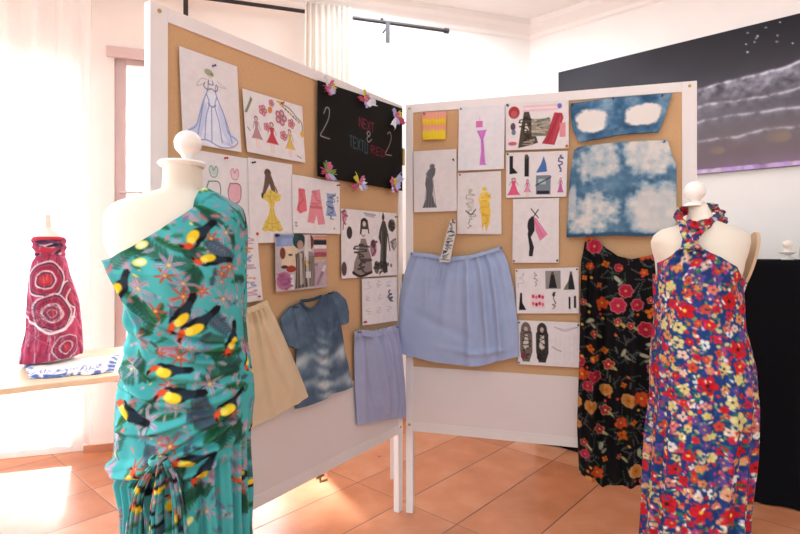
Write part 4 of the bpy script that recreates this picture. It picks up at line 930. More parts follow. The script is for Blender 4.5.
def sm(x, a, b_): t = np.clip((x-a)/(b_-a), 0, 1); return t*t*(3-2*t)
def finial(parent, px, y_ball, y_bot, hw, Y, mat, name='finial'):
    z = lambda py: CH+(H0-py)*Y/F; k = Y/F; cx = (px-400)*k; r = hw*k; zc = z(y_ball); b = MB()
    pr = [(0.0005, zc+r)]+[(r*math.sin(a), zc+r*.98*math.cos(a)) for a in np.linspace(.25, 2.55, 12)]
    zb = z(y_bot); pr += [(r*.42, zc-r*1.05), (r*.40, zc-r*1.35), (r*.62, zb+.012), (r*1.0, zb+.004), (r*1.15, zb)]
    b.lathe(cx, Y, pr[::-1], 28); return b.obj(name, mat, parent, True)
def floor_stand(parent, cx, Y, ztop, rad=.16):
    b = MB(); b.tube([(cx, Y, .05), (cx, Y, ztop)], .016, 14); b.obj('pole', M['stand'], parent, True)
    for a in (.5, 2.6, 4.7):
        b = MB(); b.tube([(cx, Y, .10), (cx+.5*rad*math.cos(a), Y+.5*rad*math.sin(a), .055), (cx+rad*math.cos(a), Y+rad*math.sin(a), .012)], [.014, .013, .012], 10); b.obj('foot', M['stand'], parent, True)

# ---- teal toucan dress, left foreground
YT = 1.25
tabT = [(155, 166, 202), (162, 158, 207), (190, 156, 208), (195, 140, 216), (199, 119, 226), (204, 107, 236), (212, 99, 244), (225, 97, 247), (245, 98, 247), (262, 107, 247), (285, 119, 247), (300, 124, 247), (320, 128, 246), (345, 125, 247), (380, 118, 254), (400, 116, 255), (420, 114, 253), (440, 113, 251), (470, 114, 251), (495, 118, 252), (534, 119, 253), (640, 116, 258), (760, 112, 262)]
def depT(Z, TH):
    zz = np.array([.1, .62, .80, .95, 1.05, 1.13, 1.20, 1.27, 1.33, 1.365, 1.385, 1.40, 1.46, 1.48]); dd = np.array([.125, .115, .118, .112, .105, .112, .125, .112, .095, .080, .068, .060, .056, .048])
    return np.interp(Z, zz, dd)
silT = fit_sil(tabT, depT, YT)
mT = empty('dress_form', (-.52, YT, 0)); tag(mT, 'large cream dress form in the left foreground wearing the teal dress', 'mannequin', 'dress forms')
loft('torso', M['cream'], mT, silT, depT, YT, CH+(H0-162)*YT/F, .62, 72, 90, inset=.006, cap=True, pw=2.2)
nk = MB(); kT = YT/F; nk.lathe((182-400)*kT, YT, [(.050, 1.450), (.054, 1.458), (.050, 1.463), (.03, 1.464)], 28); nk.obj('neck_cap', M['knob'], mT, True)
finial(mT, 188, 143.5, 165.5, 13.2, YT, M['knob'])
floor_stand(mT, -.52, YT, .64, .17)
# fabric print: toucans, hibiscus, leaves
rs = np.random.RandomState(21)
ct_ = Canvas(1.10, 1.45, .002, '47a6a6', norm=False)
nn = smooth_noise(ct_.X, ct_.Y, 9, 2); ct_.img *= (.93+.14*nn[..., None])
def leaf(c, x, y, a, L, col, mid):
    ca, sa = math.cos(a), math.sin(a)
    c.ell(x+L*.5*ca, y+L*.5*sa, L*.5, L*.13, col, a); c.line([(x, y), (x+L*ca, y+L*sa)], L*.035, mid, .8)
    for j in range(1, 5):
        t = j/5
        for sg in (-1, 1): c.line([(x+L*t*ca, y+L*t*sa), (x+L*(t+.14)*ca-sg*L*.10*sa, y+L*(t+.14)*sa+sg*L*.10*ca)], L*.02, mid, .6)
def frond(c, x, y, a, L, col, n=7):
    ca, sa = math.cos(a), math.sin(a); c.line([(x, y), (x+L*ca, y+L*sa)], .0018, col, .9)
    for j in range(n):
        t = (j+1)/(n+1); l = L*.38*(1-.5*t)
        for sg in (-1, 1):
            aa = a+sg*.75; c.ell(x+L*t*ca+l*.5*math.cos(aa), y+L*t*sa+l*.5*math.sin(aa), l*.5, min(.003, L*.055), col, aa, .85)
def lily(c, x, y, r, col, edge, rs):
    a0 = rs.rand()*6
    for k in range(6):
        a = a0+k*math.pi/3+rs.uniform(-.15, .15); c.ell(x+r*.55*math.cos(a), y+r*.55*math.sin(a), r*.52, r*.13, col, a, .85); c.line([(x, y), (x+r*math.cos(a), y+r*math.sin(a))], .002, edge, .85)
    c.ell(x, y, r*.14, r*.14, 'e6c45a')
def toucan(c, x, y, s, a, fl=1):
    """black bird: body, yellow bib, orange beak, tail"""
    ca, sa = math.cos(a), math.sin(a)
    def T(u, v): v *= fl; return (x+s*(u*ca-v*sa), y+s*(u*sa+v*ca))
    def E(u, v, ru, rv, col, r0=0): q = T(u, v); c.ell(q[0], q[1], s*ru, s*rv, col, a+r0*fl)
    c.poly([T(.2, -.15), T(1.35, -.25), T(1.5, -.05), T(1.3, .12), T(.3, .2)], '15161c')
    E(0, 0, .62, .36, '15161c'); E(.45, -.03, .5, .22, '24303c', 0); E(-.42, -.12, .33, .28, '15161c')
    E(-.18, .13, .46, .25, 'e9c62c', .15); E(-.45, .02, .22, .20, 'f0d850')
    c.poly([T(-.55, -.28), T(-.95, -.22), T(-1.12, .10), T(-1.05, .32), T(-.82, .10), T(-.60, .0)], 'd9502a'); c.poly([T(-.98, .0), T(-1.12, .10), T(-1.05, .34), T(-.92, .12)], '2a1a1a')
    E(-.48, -.17, .07, .07, 'e8efe8'); E(-.48, -.17, .035, .035, '101010')
kx = YT/F; kf = (YT-.10)/F
_pT, _aT = arc_of_px(silT, depT, YT, 1.1)
def tp_xy(px, py): return (.55+float(np.interp(px, _pT, _aT)), (py-195)*kf+.02)      # front-of-dress placement on the cloth
def rnd_bg(c, n):
    for k in range(n):
        x, y = rs.uniform(0, 1.1), rs.uniform(0, 1.45); t = k % 6
        if t == 0: leaf(c, x, y, rs.rand()*6.28, rs.uniform(.05, .09), '2d6b48', '173f2c')
        elif t == 1: frond(c, x, y, rs.rand()*6.28, rs.uniform(.05, .08), ['46605c', '2f5a4c', '5a7076'][k % 3])
        elif t == 2: lily(c, x, y, rs.uniform(.018, .028), 'b9a6b8', '6f6378', rs)
        elif t == 3: lily(c, x, y, rs.uniform(.014, .022), 'd9604a', 'a03028', rs)
        elif t == 4: frond(c, x, y, rs.rand()*6.28, rs.uniform(.03, .05), 'c58aa0', 5)
        else: frond(c, x, y, rs.rand()*6.28, rs.uniform(.03, .06), '7e8da0', 6)
rnd_bg(ct_, 640)
for k in range(900):
    x, y = rs.uniform(0, 1.1), rs.uniform(0, 1.45)
    if k % 3: frond(ct_, x, y, rs.rand()*6.28, rs.uniform(.014, .03), ['24503e', '5c6a80', 'b898aa', '3a7a5a', '8a8fa0', 'c87078'][k % 6], 4)
    else: ct_.ell(x, y, rs.uniform(.002, .006), rs.uniform(.002, .004), ['e2d868', 'c8a0b4', 'd87868'][k//3 % 3], rs.rand()*3)
side = [(x, y) for x in (.05, .17, .30, .82, .93, 1.04) for y in np.arange(.06, 1.45, .13)]
for i, (x, y) in enumerate(side): toucan(ct_, x+rs.uniform(-.03, .03), y+rs.uniform(-.03, .03), .024, rs.uniform(-.7, .7), rs.choice([-1, 1]))
for (px, py, a, L) in ((165, 215, 2.3, .075), (150, 240, 2.5, .05), (168, 252, 3.3, .09), (200, 262, 1.7, .075), (186, 247, .1, .06), (140, 290, .9, .09), (232, 225, 1.0, .05), (243, 280, 3.0, .05), (210, 205, .4, .06), (160, 395, 2.2, .07), (205, 352, .1, .09), (235, 372, 2.9, .06), (140, 350, 1.1, .07), (190, 412, .15, .08), (235, 420, 1.2, .07), (215, 485, 2.6, .08), (240, 500, 1.2, .07), (130, 430, 1.2, .07), (210, 440, -.7, .09)): x, y = tp_xy(px, py); leaf(ct_, x, y, a, L, '2a6e4a', '153d2a'); frond(ct_, x+.01, y+.006, a+.35, L*.9, '1f4a3c', 8)
for k in range(260):
    px, py = rs.uniform(110, 250), rs.uniform(200, 530); x, y = tp_xy(px, py); frond(ct_, x, y, rs.rand()*6.28, rs.uniform(.012, .026), ['1f4a38', '6a7088', 'b898aa', '2f6a4c', 'a8a4b4', 'c87880', '333a48'][k % 7], 4)
for (px, py) in ((172, 227), (160, 245), (125, 288), (157, 262), (135, 392), (190, 518), (133, 398)): x, y = tp_xy(px, py); ct_.ell(x, y, .014, .009, 'dfe08a', -.3); ct_.ell(x, y, .006, .004, 'f3eed0')
for (px, py, r) in ((180, 265, .026), (188, 283, .022), (228, 250, .026), (232, 232, .022), (150, 288, .026), (222, 300, .026), (240, 305, .022), (133, 330, .02), (212, 385, .028), (137, 368, .026), (152, 420, .03), (122, 425, .024), (130, 452, .026), (210, 512, .022), (243, 470, .022), (205, 290, .02), (192, 348, .022), (180, 405, .022)): x, y = tp_xy(px, py); lily(ct_, x, y, r, 'c9b4c4', '6b5a70', rs)
for (px, py, r) in ((231, 267, .026), (223, 274, .018), (186, 296, .026), (203, 291, .016), (181, 356, .024), (163, 352, .014), (172, 330, .010), (178, 442, .024), (163, 448, .014), (242, 505, .02), (234, 418, .016), (120, 345, .016), (147, 345, .012), (118, 422, .012), (172, 478, .012), (244, 460, .018), (226, 355, .014)): x, y = tp_xy(px, py); lily(ct_, x, y, r*.85, 'd8604c', 'a83c30', rs)
for (px, py) in ((212, 240), (172, 303), (188, 405), (205, 310), (192, 395), (150, 440)): x, y = tp_xy(px, py); frond(ct_, x, y, rs.uniform(0, 1), .075, '3c4a5c', 8)
for (px, py, s_, a, fl) in ((209, 236, .027, -.75, -1), (217, 260, .024, -.05, -1), (204, 195, .022, -.6, 1), (124, 250, .022, -.7, 1), (138, 288, .025, -1.0, -1), (183, 315, .028, -1.0, 1), (197, 325, .030, -.65, 1), (134, 318, .024, .7, 1), (170, 369, .026, .05, 1), (180, 393, .030, .02, 1), (229, 408, .024, -.6, 1), (136, 412, .029, .45, 1), (229, 343, .022, -1.3, 1), (197, 458, .026, -.2, 1), (209, 471, .024, -.9, 1), (243, 491, .024, .1, -1), (246, 367, .018, -1.4, 1), (150, 475, .02, 1.3, 1), (176, 505, .02, 1.4, 1)): x, y = tp_xy(px, py); toucan(ct_, x, y, s_*1.4, a, fl)
def paintT(A, Z): return ct_.sample((.55+A) % 1.1, (CH+(H0-195)*kf-Z)+.02)
ztopT = top_from_px(silT, depT, YT, [(109, 262), (125, 252), (150, 236), (175, 220), (195, 207), (208, 197.5), (216, 196), (224, 202), (236, 215), (244, 232), (248, 243)], lambda a, z: z)
def seg_d(PX, PY, pts):
    """signed distance (below positive) to a polyline y=f(x) in pixel space"""
    p = np.array(pts, float); f = np.interp(PX, p[:, 0], p[:, 1]); sl = np.interp(PX, (p[1:, 0]+p[:-1, 0])/2, np.diff(p[:, 1])/np.diff(p[:, 0])); return (PY-f)/np.sqrt(1+sl*sl)
def dispT(TH, Z, X):
    PX = X/kf+400; PY = H0-(Z-CH)/kf; fr = sm(np.sin(TH), -.1, .3)
    D = .004+0*Z
    # wrap layer hem from under the left arm sweeping across to the right hip
    l1 = [(100, 255), (118, 280), (140, 312), (170, 328), (205, 342), (258, 352)]
    d = seg_d(PX, PY, l1); D = D+fr*(.010*sm(-d, -1.5, 1.5)*np.exp(np.minimum(0, d)/26.0)+.006*np.exp(-((d-7)/4)**2)+.005*np.exp(-((d-18)/5)**2))
    for pts, am, w in (([(112, 388), (150, 395), (200, 398), (258, 372)], .004, 3), ([(125, 300), (150, 345), (200, 362), (256, 372)], .004, 3), ([(150, 432), (190, 418), (225, 410), (258, 392)], .005, 3), ([(108, 262), (125, 290), (150, 322), (200, 350), (258, 362)], .006, 3.5), ([(108, 300), (130, 330), (175, 345), (258, 350)], .005, 3.5), ([(110, 345), (150, 372), (200, 378), (258, 366)], .006, 4.5), ([(110, 372), (160, 402), (215, 402), (258, 382)], .006, 4.5), ([(110, 400), (150, 428), (200, 424), (260, 400)], .006, 5),
                       ([(112, 478), (150, 466), (200, 443), (230, 425), (262, 402)], .009, 4.0), ([(112, 468), (150, 460), (195, 432), (262, 390)], .007, 3.5), ([(140, 470), (190, 458), (225, 444), (262, 418)], .010, 4.5), ([(150, 474), (200, 472), (262, 440)], .007, 4.0)):
        d = seg_d(PX, PY, pts); D = D+1.7*sm(np.sin(TH), .25, .8)*am*(np.exp(-(d/w)**2)-.45*np.exp(-((d-1.6*w)/w)**2))
    # skirt under the sarong steps back, vertical flutes
    l2 = [(100, 485), (150, 474), (200, 470), (235, 446), (262, 425)]
    d = seg_d(PX, PY, l2); lower = sm(d, -2, 6); D = D-.009*lower
    fe = sm(np.sin(TH), .1, .55)
    ar = TH*22+1.5*np.sin(TH*3)
    D = D+lower*(.0085*np.sin(ar)+.004*np.sin(ar*2.3+1))
    D = D+.0018*np.sin(TH*9+Z*22)+.0012*np.sin(TH*17-Z*31)
    return D
dT = empty('toucan_dress', (-.52, YT, .10)); tag(dT, 'teal one shouldered dress printed with toucans, draped on the large left form', 'dress', 'dresses worn by the forms')
loft('dress_cloth', M['rayon'], dT, silT, depT, YT, ztopT, .12, 430, 560, disp=dispT, paint=paintT, pw=2.2, thick=.0015)
# cloth over the shoulder, joining front and back of the strap
ths = np.linspace(.02, 1.12, 26); ztp = ztopT(ths); nvb = 15; Pb_ = np.zeros((26, nvb, 3)); Cb_ = np.zeros((26, nvb, 3))
zz_ = np.linspace(1.22, 1.46, 200); rx = np.array([silT(q)[0]+silT(q)[1] for q in zz_])
for i, (t, z) in enumerate(zip(ths, ztp)):
    cx, hw = silT(z); X, Yf = ring_xy(cx, hw, float(depT(z, 0)), YT, t); X = float(X)
    zr = zz_[np.where(rx >= X)[0].max()] if (rx >= X).any() else z
    for j in range(nvb):
        q = j/(nvb-1); Pb_[i, j] = (X+.004, Yf-.004+(2*(YT-Yf)+.008)*q, z-.004+(max(zr-z, 0)+.012)*math.sin(math.pi*q)**.6)
        Cb_[i, j] = ct_.sample(np.array([.55+X-(183-400)*kf]), np.array([.03+.1*q+.001*i]))[0]
ob_ = grid_obj('shoulder_strap', Pb_, M['rayon'], dT, Cb_); ob_.modifiers.new('t', 'SOLIDIFY').thickness = .0015
# knot and tails
def cloth_tail(path, w0, w1, n, name, parent, depthY, folds=3, src=(0, 0), canvas=None, amp=.008, mat='rayon', scale=None):
    k = depthY/F if scale is None else scale
    p = resample([((x-400)*k, CH+(H0-y)*k) for x, y in path], n); nu = 28
    U = np.linspace(-1, 1, nu); P = np.zeros((nu, n, 3)); C_ = np.zeros((nu, n, 3))
    for j in range(n):
        t = j/(n-1); q = p[j]; tn = p[min(j+1, n-1)]-p[max(j-1, 0)]; tn /= np.linalg.norm(tn); nr = np.array([tn[1], -tn[0]]); nr = -nr if nr[0] < 0 else nr
        w = w0+(w1-w0)*t
        xy = q+U[:, None]*w*nr
        P[:, j, 0] = xy[:, 0]; P[:, j, 2] = xy[:, 1]; P[:, j, 1] = depthY-amp*np.cos(U*folds*math.pi+t*1.5)*(.5+t)-.012*(1-U**2)
        C_[:, j] = canvas.sample(np.clip(src[0]+U*w*2.6, 0, canvas.w), np.full(nu, src[1]+t*.30))
    o = grid_obj(name, P, M[mat], parent, C_); m = o.modifiers.new('t', 'SOLIDIFY'); m.thickness = .002; return o
yk = YT-.128
cloth_tail([(163, 456), (150, 470), (140, 492), (136, 520), (134, 556)], .006, .020, 40, 'sash_tail', dT, yk, 4, (.55, .30), ct_, scale=kx*.9)
cloth_tail([(168, 458), (176, 474), (180, 498), (182, 525), (182, 552)], .006, .018, 40, 'sash_tail', dT, yk-.004, 4, (.50, .45), ct_, scale=kx*.9)
cloth_tail([(165, 458), (163, 480), (160, 505), (161, 530)], .005, .013, 36, 'sash_tail', dT, yk-.010, 3, (.60, .20), ct_, scale=kx*.9)
b = MB(); cxk = (160-400)*kx*.9; zk = CH+(H0-459)*kx*.9
nu, nv = 28, 16; TH_, PH_ = np.meshgrid(np.linspace(0, 2*math.pi, nu, endpoint=False), np.linspace(.02, math.pi-.02, nv), indexing='ij')
rr = 1+.12*np.sin(5*TH_+3*PH_)
Pk = np.stack([cxk+.019*rr*np.sin(PH_)*np.cos(TH_), yk-.006-.018*rr*np.sin(PH_)*np.sin(TH_), zk+.012*rr*np.cos(PH_)], -1)
grid_obj('knot', Pk, M['rayon'], dT, ct_.sample(.52+.04*np.cos(TH_), .40+.03*PH_), wrap=True)

# ---- red / blue floral halter dress, right foreground
YR = 1.60; kr = YR/F
tabR = [(196, 689, 703), (204, 685, 710), (212, 684, 715), (219, 682, 718), (224, 676, 728), (229, 658, 746), (234, 650, 755), (242, 646.5, 756), (255, 649, 753), (262, 651, 750), (275, 652, 747), (292, 653, 744), (310, 655, 744), (325, 654, 746), (340, 652, 751), (364, 650, 757), (400, 649, 758), (430, 646, 756), (450, 645, 754.5), (480, 643, 751), (534, 640, 748), (620, 634, 752), (700, 628, 756)]
def depR(Z, TH):
    zz = np.array([.05, .5, .80, .92, 1.05, 1.13, 1.20, 1.27, 1.31, 1.335, 1.36, 1.40, 1.42]); dd = np.array([.15, .14, .145, .135, .115, .118, .130, .112, .090, .070, .056, .050, .03])
    return np.interp(Z, zz, dd)
silR = fit_sil(tabR, depR, YR)
mR = empty('dress_form', (.905, YR, 0)); tag(mR, 'cream dress form on the right wearing the red and blue floral halter dress', 'mannequin', 'dress forms')
loft('torso', M['cream'], mR, silR, depR, YR, CH+(H0-204)*kr, .55, 72, 90, inset=.006, cap=True, pw=2.2)
# tan arm plate on the form's right-hand side
nu = 28; A_ = np.linspace(0, 2*math.pi, nu, endpoint=False); b = MB()
cxp, czp = (748-400)*kr, CH+(H0-262)*kr
ring = lambda sc, ox: [(cxp+ox+math.sin(a)*.0286*sc, YR+.012+math.cos(a)*.034*sc-.0, czp+math.sin(a)*.092*sc*1.0) for a in A_]
v = ring(1, 0)+ring(1, .010)+ring(.8, .013); f = [(i, (i+1) % nu, nu+(i+1) % nu, nu+i) for i in range(nu)]+[(nu+i, nu+(i+1) % nu, 2*nu+(i+1) % nu, 2*nu+i) for i in range(nu)]+[tuple(2*nu+i for i in range(nu)), tuple(range(nu))[::-1]]
b.add(v, f); b.obj('arm_plate', M['tanplate'], mR, True)
finial(mR, 695, 191, 206, 10, YR, M['knob'])
floor_stand(mR, .905, YR, .56, .17)
rs = np.random.RandomState(33)
cr_ = Canvas(1.30, 1.25, .0022, '1e376e', norm=False)
pal = ['b81c28', 'c4222c', 'cc7468', 'd09074', 'c8bc84', 'd8d4cc', 'b8ae74', '9c2c5c', 'c86a34', 'a83c70', '346a50', '22407c', '22407c', 'bc2430', '1c3468', 'c89c64']
for k in range(11000):
    x, y = rs.uniform(0, 1.3), rs.uniform(0, 1.25); col = pal[rs.randint(len(pal))]; r = rs.uniform(.004, .0085)
    if k % 7 == 0: cr_.ell(x, y, r*.9, r*.5, ['2f6b4a', '5d8a5c', '1e3566'][k % 3], rs.rand()*3)
    else: cr_.ell(x, y, r, r*rs.uniform(.5, .95), col, rs.rand()*3, .95)
pts = []
for k in range(9000):
    x, y = rs.uniform(0, 1.3), rs.uniform(0, 1.25); r = rs.choice([.012, .016, .021, .031], p=[.34, .3, .2, .16])
    if all(math.hypot(x-a, y-b_) > (r+c_)*.84 for a, b_, c_ in pts): pts.append((x, y, r))
for k, (x, y, r) in enumerate(pts):
    t = rs.randint(12)
    if r > .02:
        col = ['b81822', 'c41e28', 'ccc084', 'c01c28', 'b81c24'][t % 5]; petals(cr_, x, y, r, col, rs, 5, ['3a1418', 'e7c34e'][t % 2])
    else:
        col = ['dcd8d0', 'cc7868', 'd49a78', 'ccbe7c', 'b41c2c', 'a43c70', 'd8b8a4', 'c04430', 'b81c28', 'cc8450', '5a4488', 'c02434'][t]
        petals(cr_, x, y, r*1.08, col, rs, rs.choice([4, 5, 5, 6]), ['d9a63c', '7a2030', '2a3a6a'][k % 3])
for k in range(3800):
    x, y = rs.uniform(0, 1.3), rs.uniform(0, 1.25); cr_.ell(x, y, rs.uniform(.003, .007), rs.uniform(.0018, .0035), ['1f3a78', '2b4a8c', '1c3160', 'e8e2c8', 'c8306a', '2f6b4a', 'd8c878'][k % 7], rs.rand()*3)
def paintR(A, Z):
    gather = np.clip((Z-1.17)/.11, 0, 1)**1.5*np.exp(-(A/.2)**2)
    return cr_.sample((.65+.02+(A-.02)/(1-.45*gather)) % 1.3, 1.30-Z)
ztopR = top_from_px(silR, depR, YR, [(650, 272), (655, 265.5), (672, 255), (684, 246), (689, 240), (695, 241), (701, 248), (720, 257), (735, 267), (742, 278), (745, 290)], lambda a, z: min(z, CH+(H0-275)*kr))
def dispR(TH, Z, X):
    fr = sm(np.sin(TH), -.1, .3); kq = (YR-.11)/F; PX = X/kq+400; PY = H0-(Z-CH)/kq
    ang = np.arctan2(PX-689, np.maximum(PY-232, .5)); rad = np.hypot(PX-689, PY-232)
    D = .005+fr*.009*np.sin(ang*22+.5*np.sin(rad*.08))*np.exp(-rad/55)*sm(rad, 0, 8)
    D = D+fr*.012*np.exp(-(rad/14)**2)
    lo = sm(1.1-Z, 0, .5)
    ar = TH*13+1.2*np.sin(TH*4+1); D = D+lo*(.006*np.sin(ar)+.003*np.sin(ar*2.1+2))+.002*np.sin(TH*7+Z*14)
    # long left pleat
    D = D+lo*fr*.012*np.exp(-((PX-664+(PY-400)*.05)/4.5)**2)+.006*fr*np.exp(-((PX-700-(PY-330)*.25)/5)**2)*sm(PY, 300, 340)*(1-sm(PY, 420, 470))
    return D
dR = empty('floral_dress', (.905, YR, .08)); tag(dR, 'long halter dress crowded with red, white and blue flowers, worn by the right form', 'dress', 'dresses worn by the forms')
loft('dress_cloth', M['rayon'], dR, silR, depR, YR, ztopR, .08, 400, 480, disp=dispR, paint=paintR, pw=2.2, thick=.0015)
# neck band
def band(path, wd, name, parent, src, canvas, thick=.008, n=60, flat=1.0):
    pts = [np.array(p, float) for p in path]; d = np.r_[0, np.cumsum([np.linalg.norm(b_-a_) for a_, b_ in zip(pts[:-1], pts[1:])])]; t = np.linspace(0, d[-1], n); pa = np.array(pts)
    p = np.stack([np.interp(t, d, pa[:, k]) for k in range(3)], -1); m = 20; A2 = np.linspace(0, 2*math.pi, m, endpoint=False); P = np.zeros((m, n, 3)); C_ = np.zeros((m, n, 3))
    for j in range(n):
        tn = p[min(j+1, n-1)]-p[max(j-1, 0)]; tn /= np.linalg.norm(tn); out = np.array([0, -1., 0]); out -= tn*out.dot(tn); out /= np.linalg.norm(out); up = np.cross(tn, out)
        w = wd*(1+.10*math.sin(j*.9)+.06*math.sin(j*2.3)) if not hasattr(wd, '__len__') else np.interp(j/(n-1), np.linspace(0, 1, len(wd)), wd)
        P[:, j] = p[j]+np.outer(np.cos(A2)*w, up)+np.outer(np.sin(A2)*thick*(1+.3*np.cos(3*A2+j*.3)), out)
        C_[:, j] = canvas.sample(np.full(m, (src[0]+t[j]) % canvas.w), src[1]+np.cos(A2)*w)
    return grid_obj(name, P, M['rayon'], parent, C_, wrap=True, flip=True)
def pr(px, py, dy): Yq = YR+dy; return np.array([(px-400)*Yq/F, Yq, CH+(H0-py)*Yq/F])
cxn = (700-400)*kr
path = [pr(721, 212, .0), pr(718, 219, -.045), pr(708, 224.5, -.074), pr(696, 226.5, -.084), pr(685, 224, -.070), pr(678, 218, -.028), pr(680, 212, .03), pr(698, 208, .075), pr(715, 208, .05), pr(721, 211, .01)]
band(path, .016, 'neck_band', dR, (.1, .3), cr_, .006)
band([pr(682, 222, -.072), pr(684, 230, -.096), pr(688, 239, -.116), pr(691, 249, -.130)], [.012, .013, .015, .030], 'strap', dR, (.5, .5), cr_, .006)
band([pr(709, 225, -.076), pr(702, 231, -.096), pr(695, 238, -.114), pr(690, 246, -.124)], [.006, .006, .010, .022], 'strap', dR, (.8, .7), cr_, .005)
cloth_tail([(716, 214), (721, 219), (725, 222)], .006, .014, 14, 'tie_end', dR, YR-.02, 1, (.9, .4), cr_, .004)
cloth_tail([(716, 213), (717, 209), (715, 206)], .006, .012, 14, 'tie_end', dR, YR-.03, 1, (.3, .9), cr_, .004)

# ---- small form on the table at the far left
YS = 2.38; ks = YS/F
TABZ = .74
tabS = [(226, 45, 51), (230, 41, 56), (234, 33, 62), (237, 32, 65), (248, 34, 65), (256, 36, 65), (262, 31, 68), (275, 28, 71), (290, 27, 76), (305, 26, 80), (330, 25.5, 82), (345, 21, 83), (356, 19, 83.5), (363, 19, 83.5)]
depS = lambda Z, TH: np.interp(Z, [TABZ, .85, 1.05, 1.2, 1.25, 1.30, 1.33, 1.36], [.12, .115, .10, .075, .065, .06, .035, .015])
silS = fit_sil(tabS, lambda Z, TH: depS(Z, TH), YS)
cS = (49-400)*ks
mS = empty('dress_form', (cS, YS, TABZ)); tag(mS, 'small white dress form standing on the table at the far left', 'mannequin', 'dress forms')
loft('torso', M['creamw'], mS, silS, depS, YS, CH+(H0-226)*ks, TABZ+.02, 48, 60, inset=.006, cap=True, pw=2.1)
b = MB(); b.lathe((48-400)*ks, YS, [(.016, 1.355), (.014, 1.38), (.011, 1.40), (.012, 1.415), (.003, 1.418)], 18); b.obj('neck_stub', M['knob'], mS, True)
b = MB(); b.lathe(cS, YS, [(.09, TABZ), (.09, TABZ+.012), (.03, TABZ+.02)], 28); b.obj('base', M['stand'], mS, True)
cs_ = Canvas(.80, .60, .0025, 'ac4466', norm=False)
rs = np.random.RandomState(4)
n = smooth_noise(cs_.X, cs_.Y, 25, 4); cs_.img = cs_.img*(.75+.5*n[..., None])
for k in range(520):
    x = rs.uniform(0, .8); y = rs.uniform(0, .6); cs_.line([(x, y), (x+rs.uniform(-.006, .006), y+.05)], .004, ['3b2440', 'd98aa8', '7a2340', 'e0b8c8', 'c03048'][k % 5], .75)
def rings(cx, cy, r):
    p1, p2 = rs.rand()*6, rs.rand()*6
    def blob(q):
        rad = r*q; return [(cx+rad*(1+.07*math.sin(2*a+p1)+.04*math.sin(5*a+p2+q*3))*math.cos(a), cy+rad*1.03*(1+.06*math.sin(3*a+p2)+.03*math.sin(7*a+q*5))*math.sin(a)) for a in np.linspace(0, 2*math.pi, 40, endpoint=False)]
    for rr_, col in ((1.0, 'e3d6e4'), (.91, '3f2a40'), (.83, 'b04060'), (.72, '6a3a54'), (.66, 'a83454'), (.52, 'e6dce8'), (.44, '4a2c44'), (.36, 'b83a50'), (.20, 'cc4448')): cs_.poly(blob(rr_), col, .93)
    for k in range(26):
        a = rs.rand()*6.28; q = r*rs.uniform(.2, .95); x, y = cx+q*math.cos(a), cy+q*math.sin(a); cs_.line([(x, y), (x+rs.uniform(-.004, .004), y+rs.uniform(.01, .03))], .003, ['3b2440', 'e0b8c8', '8a2c4c'][k % 3], .45)
_pS, _aS = arc_of_px(silS, lambda Z, TH: depS(Z, TH), YS, 1.0)
def sxy(px, py): return (.4+float(np.interp(px, _pS, _aS)), (py-237)*ks*.96)
for (px, py, r) in ((46, 281, .078), (78, 300, .085), (52, 314, .080), (27, 356, .080), (68, 349, .055)): rings(*sxy(px, py), r)
for k in range(70): cs_.line([(.4+rs.uniform(-.12, .10), .22+rs.uniform(0, .2)), (.4+rs.uniform(-.12, .10), .30+rs.uniform(0, .2))], .003, ['3b2440', 'e6c4d0', 'b83050'][k % 3], .35)
rings(*sxy(52, 314), .034)
cs_.curve([sxy(30, 305), sxy(36, 325), sxy(50, 334), sxy(68, 328), sxy(74, 312)], .010, 'ece6f0')
for k in range(22): x, y = sxy(rs.uniform(33, 66), rs.uniform(239, 256)); cs_.ell(x, y, .022, .006, ['3a2440', 'c03a50', '4a4a60', 'e0dce6', '5a3058'][k % 5], rs.uniform(-.5, .2))
cs_.rect(.4-.09, -.01, .4+.08, .012, 'cf3a48')
for px, py in ((38, 286), (94, 300), (107, 338)): x, y = sxy(px, py)
def paintS(A, Z): return cs_.sample((.4+A) % .8, CH+(H0-237)*ks-Z)
def dispS(TH, Z, X): PY = H0-(Z-CH)/ks; return .004+.007*np.exp(-((PY-247)/9)**2)+.003*np.sin(PY*.9+TH*2)*sm(-PY, -258, -254)+.004*np.sin(TH*14)*sm(PY, 262, 340)
dS = loft('printed_wrap_dress', M['rayon'], None, silS, depS, YS, lambda th: CH+(H0-237+0*th)*ks, lambda th: CH+(H0-(358-3*np.cos(th)))*ks, 160, 200, disp=dispS, paint=paintS, pw=2.1, thick=.0015)
tag(dS, 'crimson strapless dress with white concentric rings on the small form', 'dress', 'dresses worn by the forms')

# ------------------------------------------------------------------ table at the left
E0 = at(78, 380, 525*(CH-TABZ)/(380-H0)); dE = np.array([.826, .563, 0]); nE = np.array([-.563, .826, 0])
E1t = .34
tb = empty('trestle_table', tuple(E0+nE*.35-np.array([0, 0, TABZ])-dE*.5)); tag(tb, 'pale birch table at the far left in front of the bright curtain', 'table')
b = MB(); b.box(E0+dE*(-1.5)-np.array([0, 0, .024]), dE*(1.5+E1t), nE*.72, (0, 0, .024)); b.obj('tabletop', M['tabletop'], tb, bevel=.003)
for t, w in ((-1.4, .66), (E1t-.07, .66), (-1.4, .06), (E1t-.07, .06)):
    p = E0+dE*t+nE*w; b = MB(); b.box((p[0]-.016, p[1]-.016, 0), (.032, 0, 0), (0, .032, 0), (0, 0, TABZ-.025)); b.obj('leg', M['frame'], tb, bevel=.003)
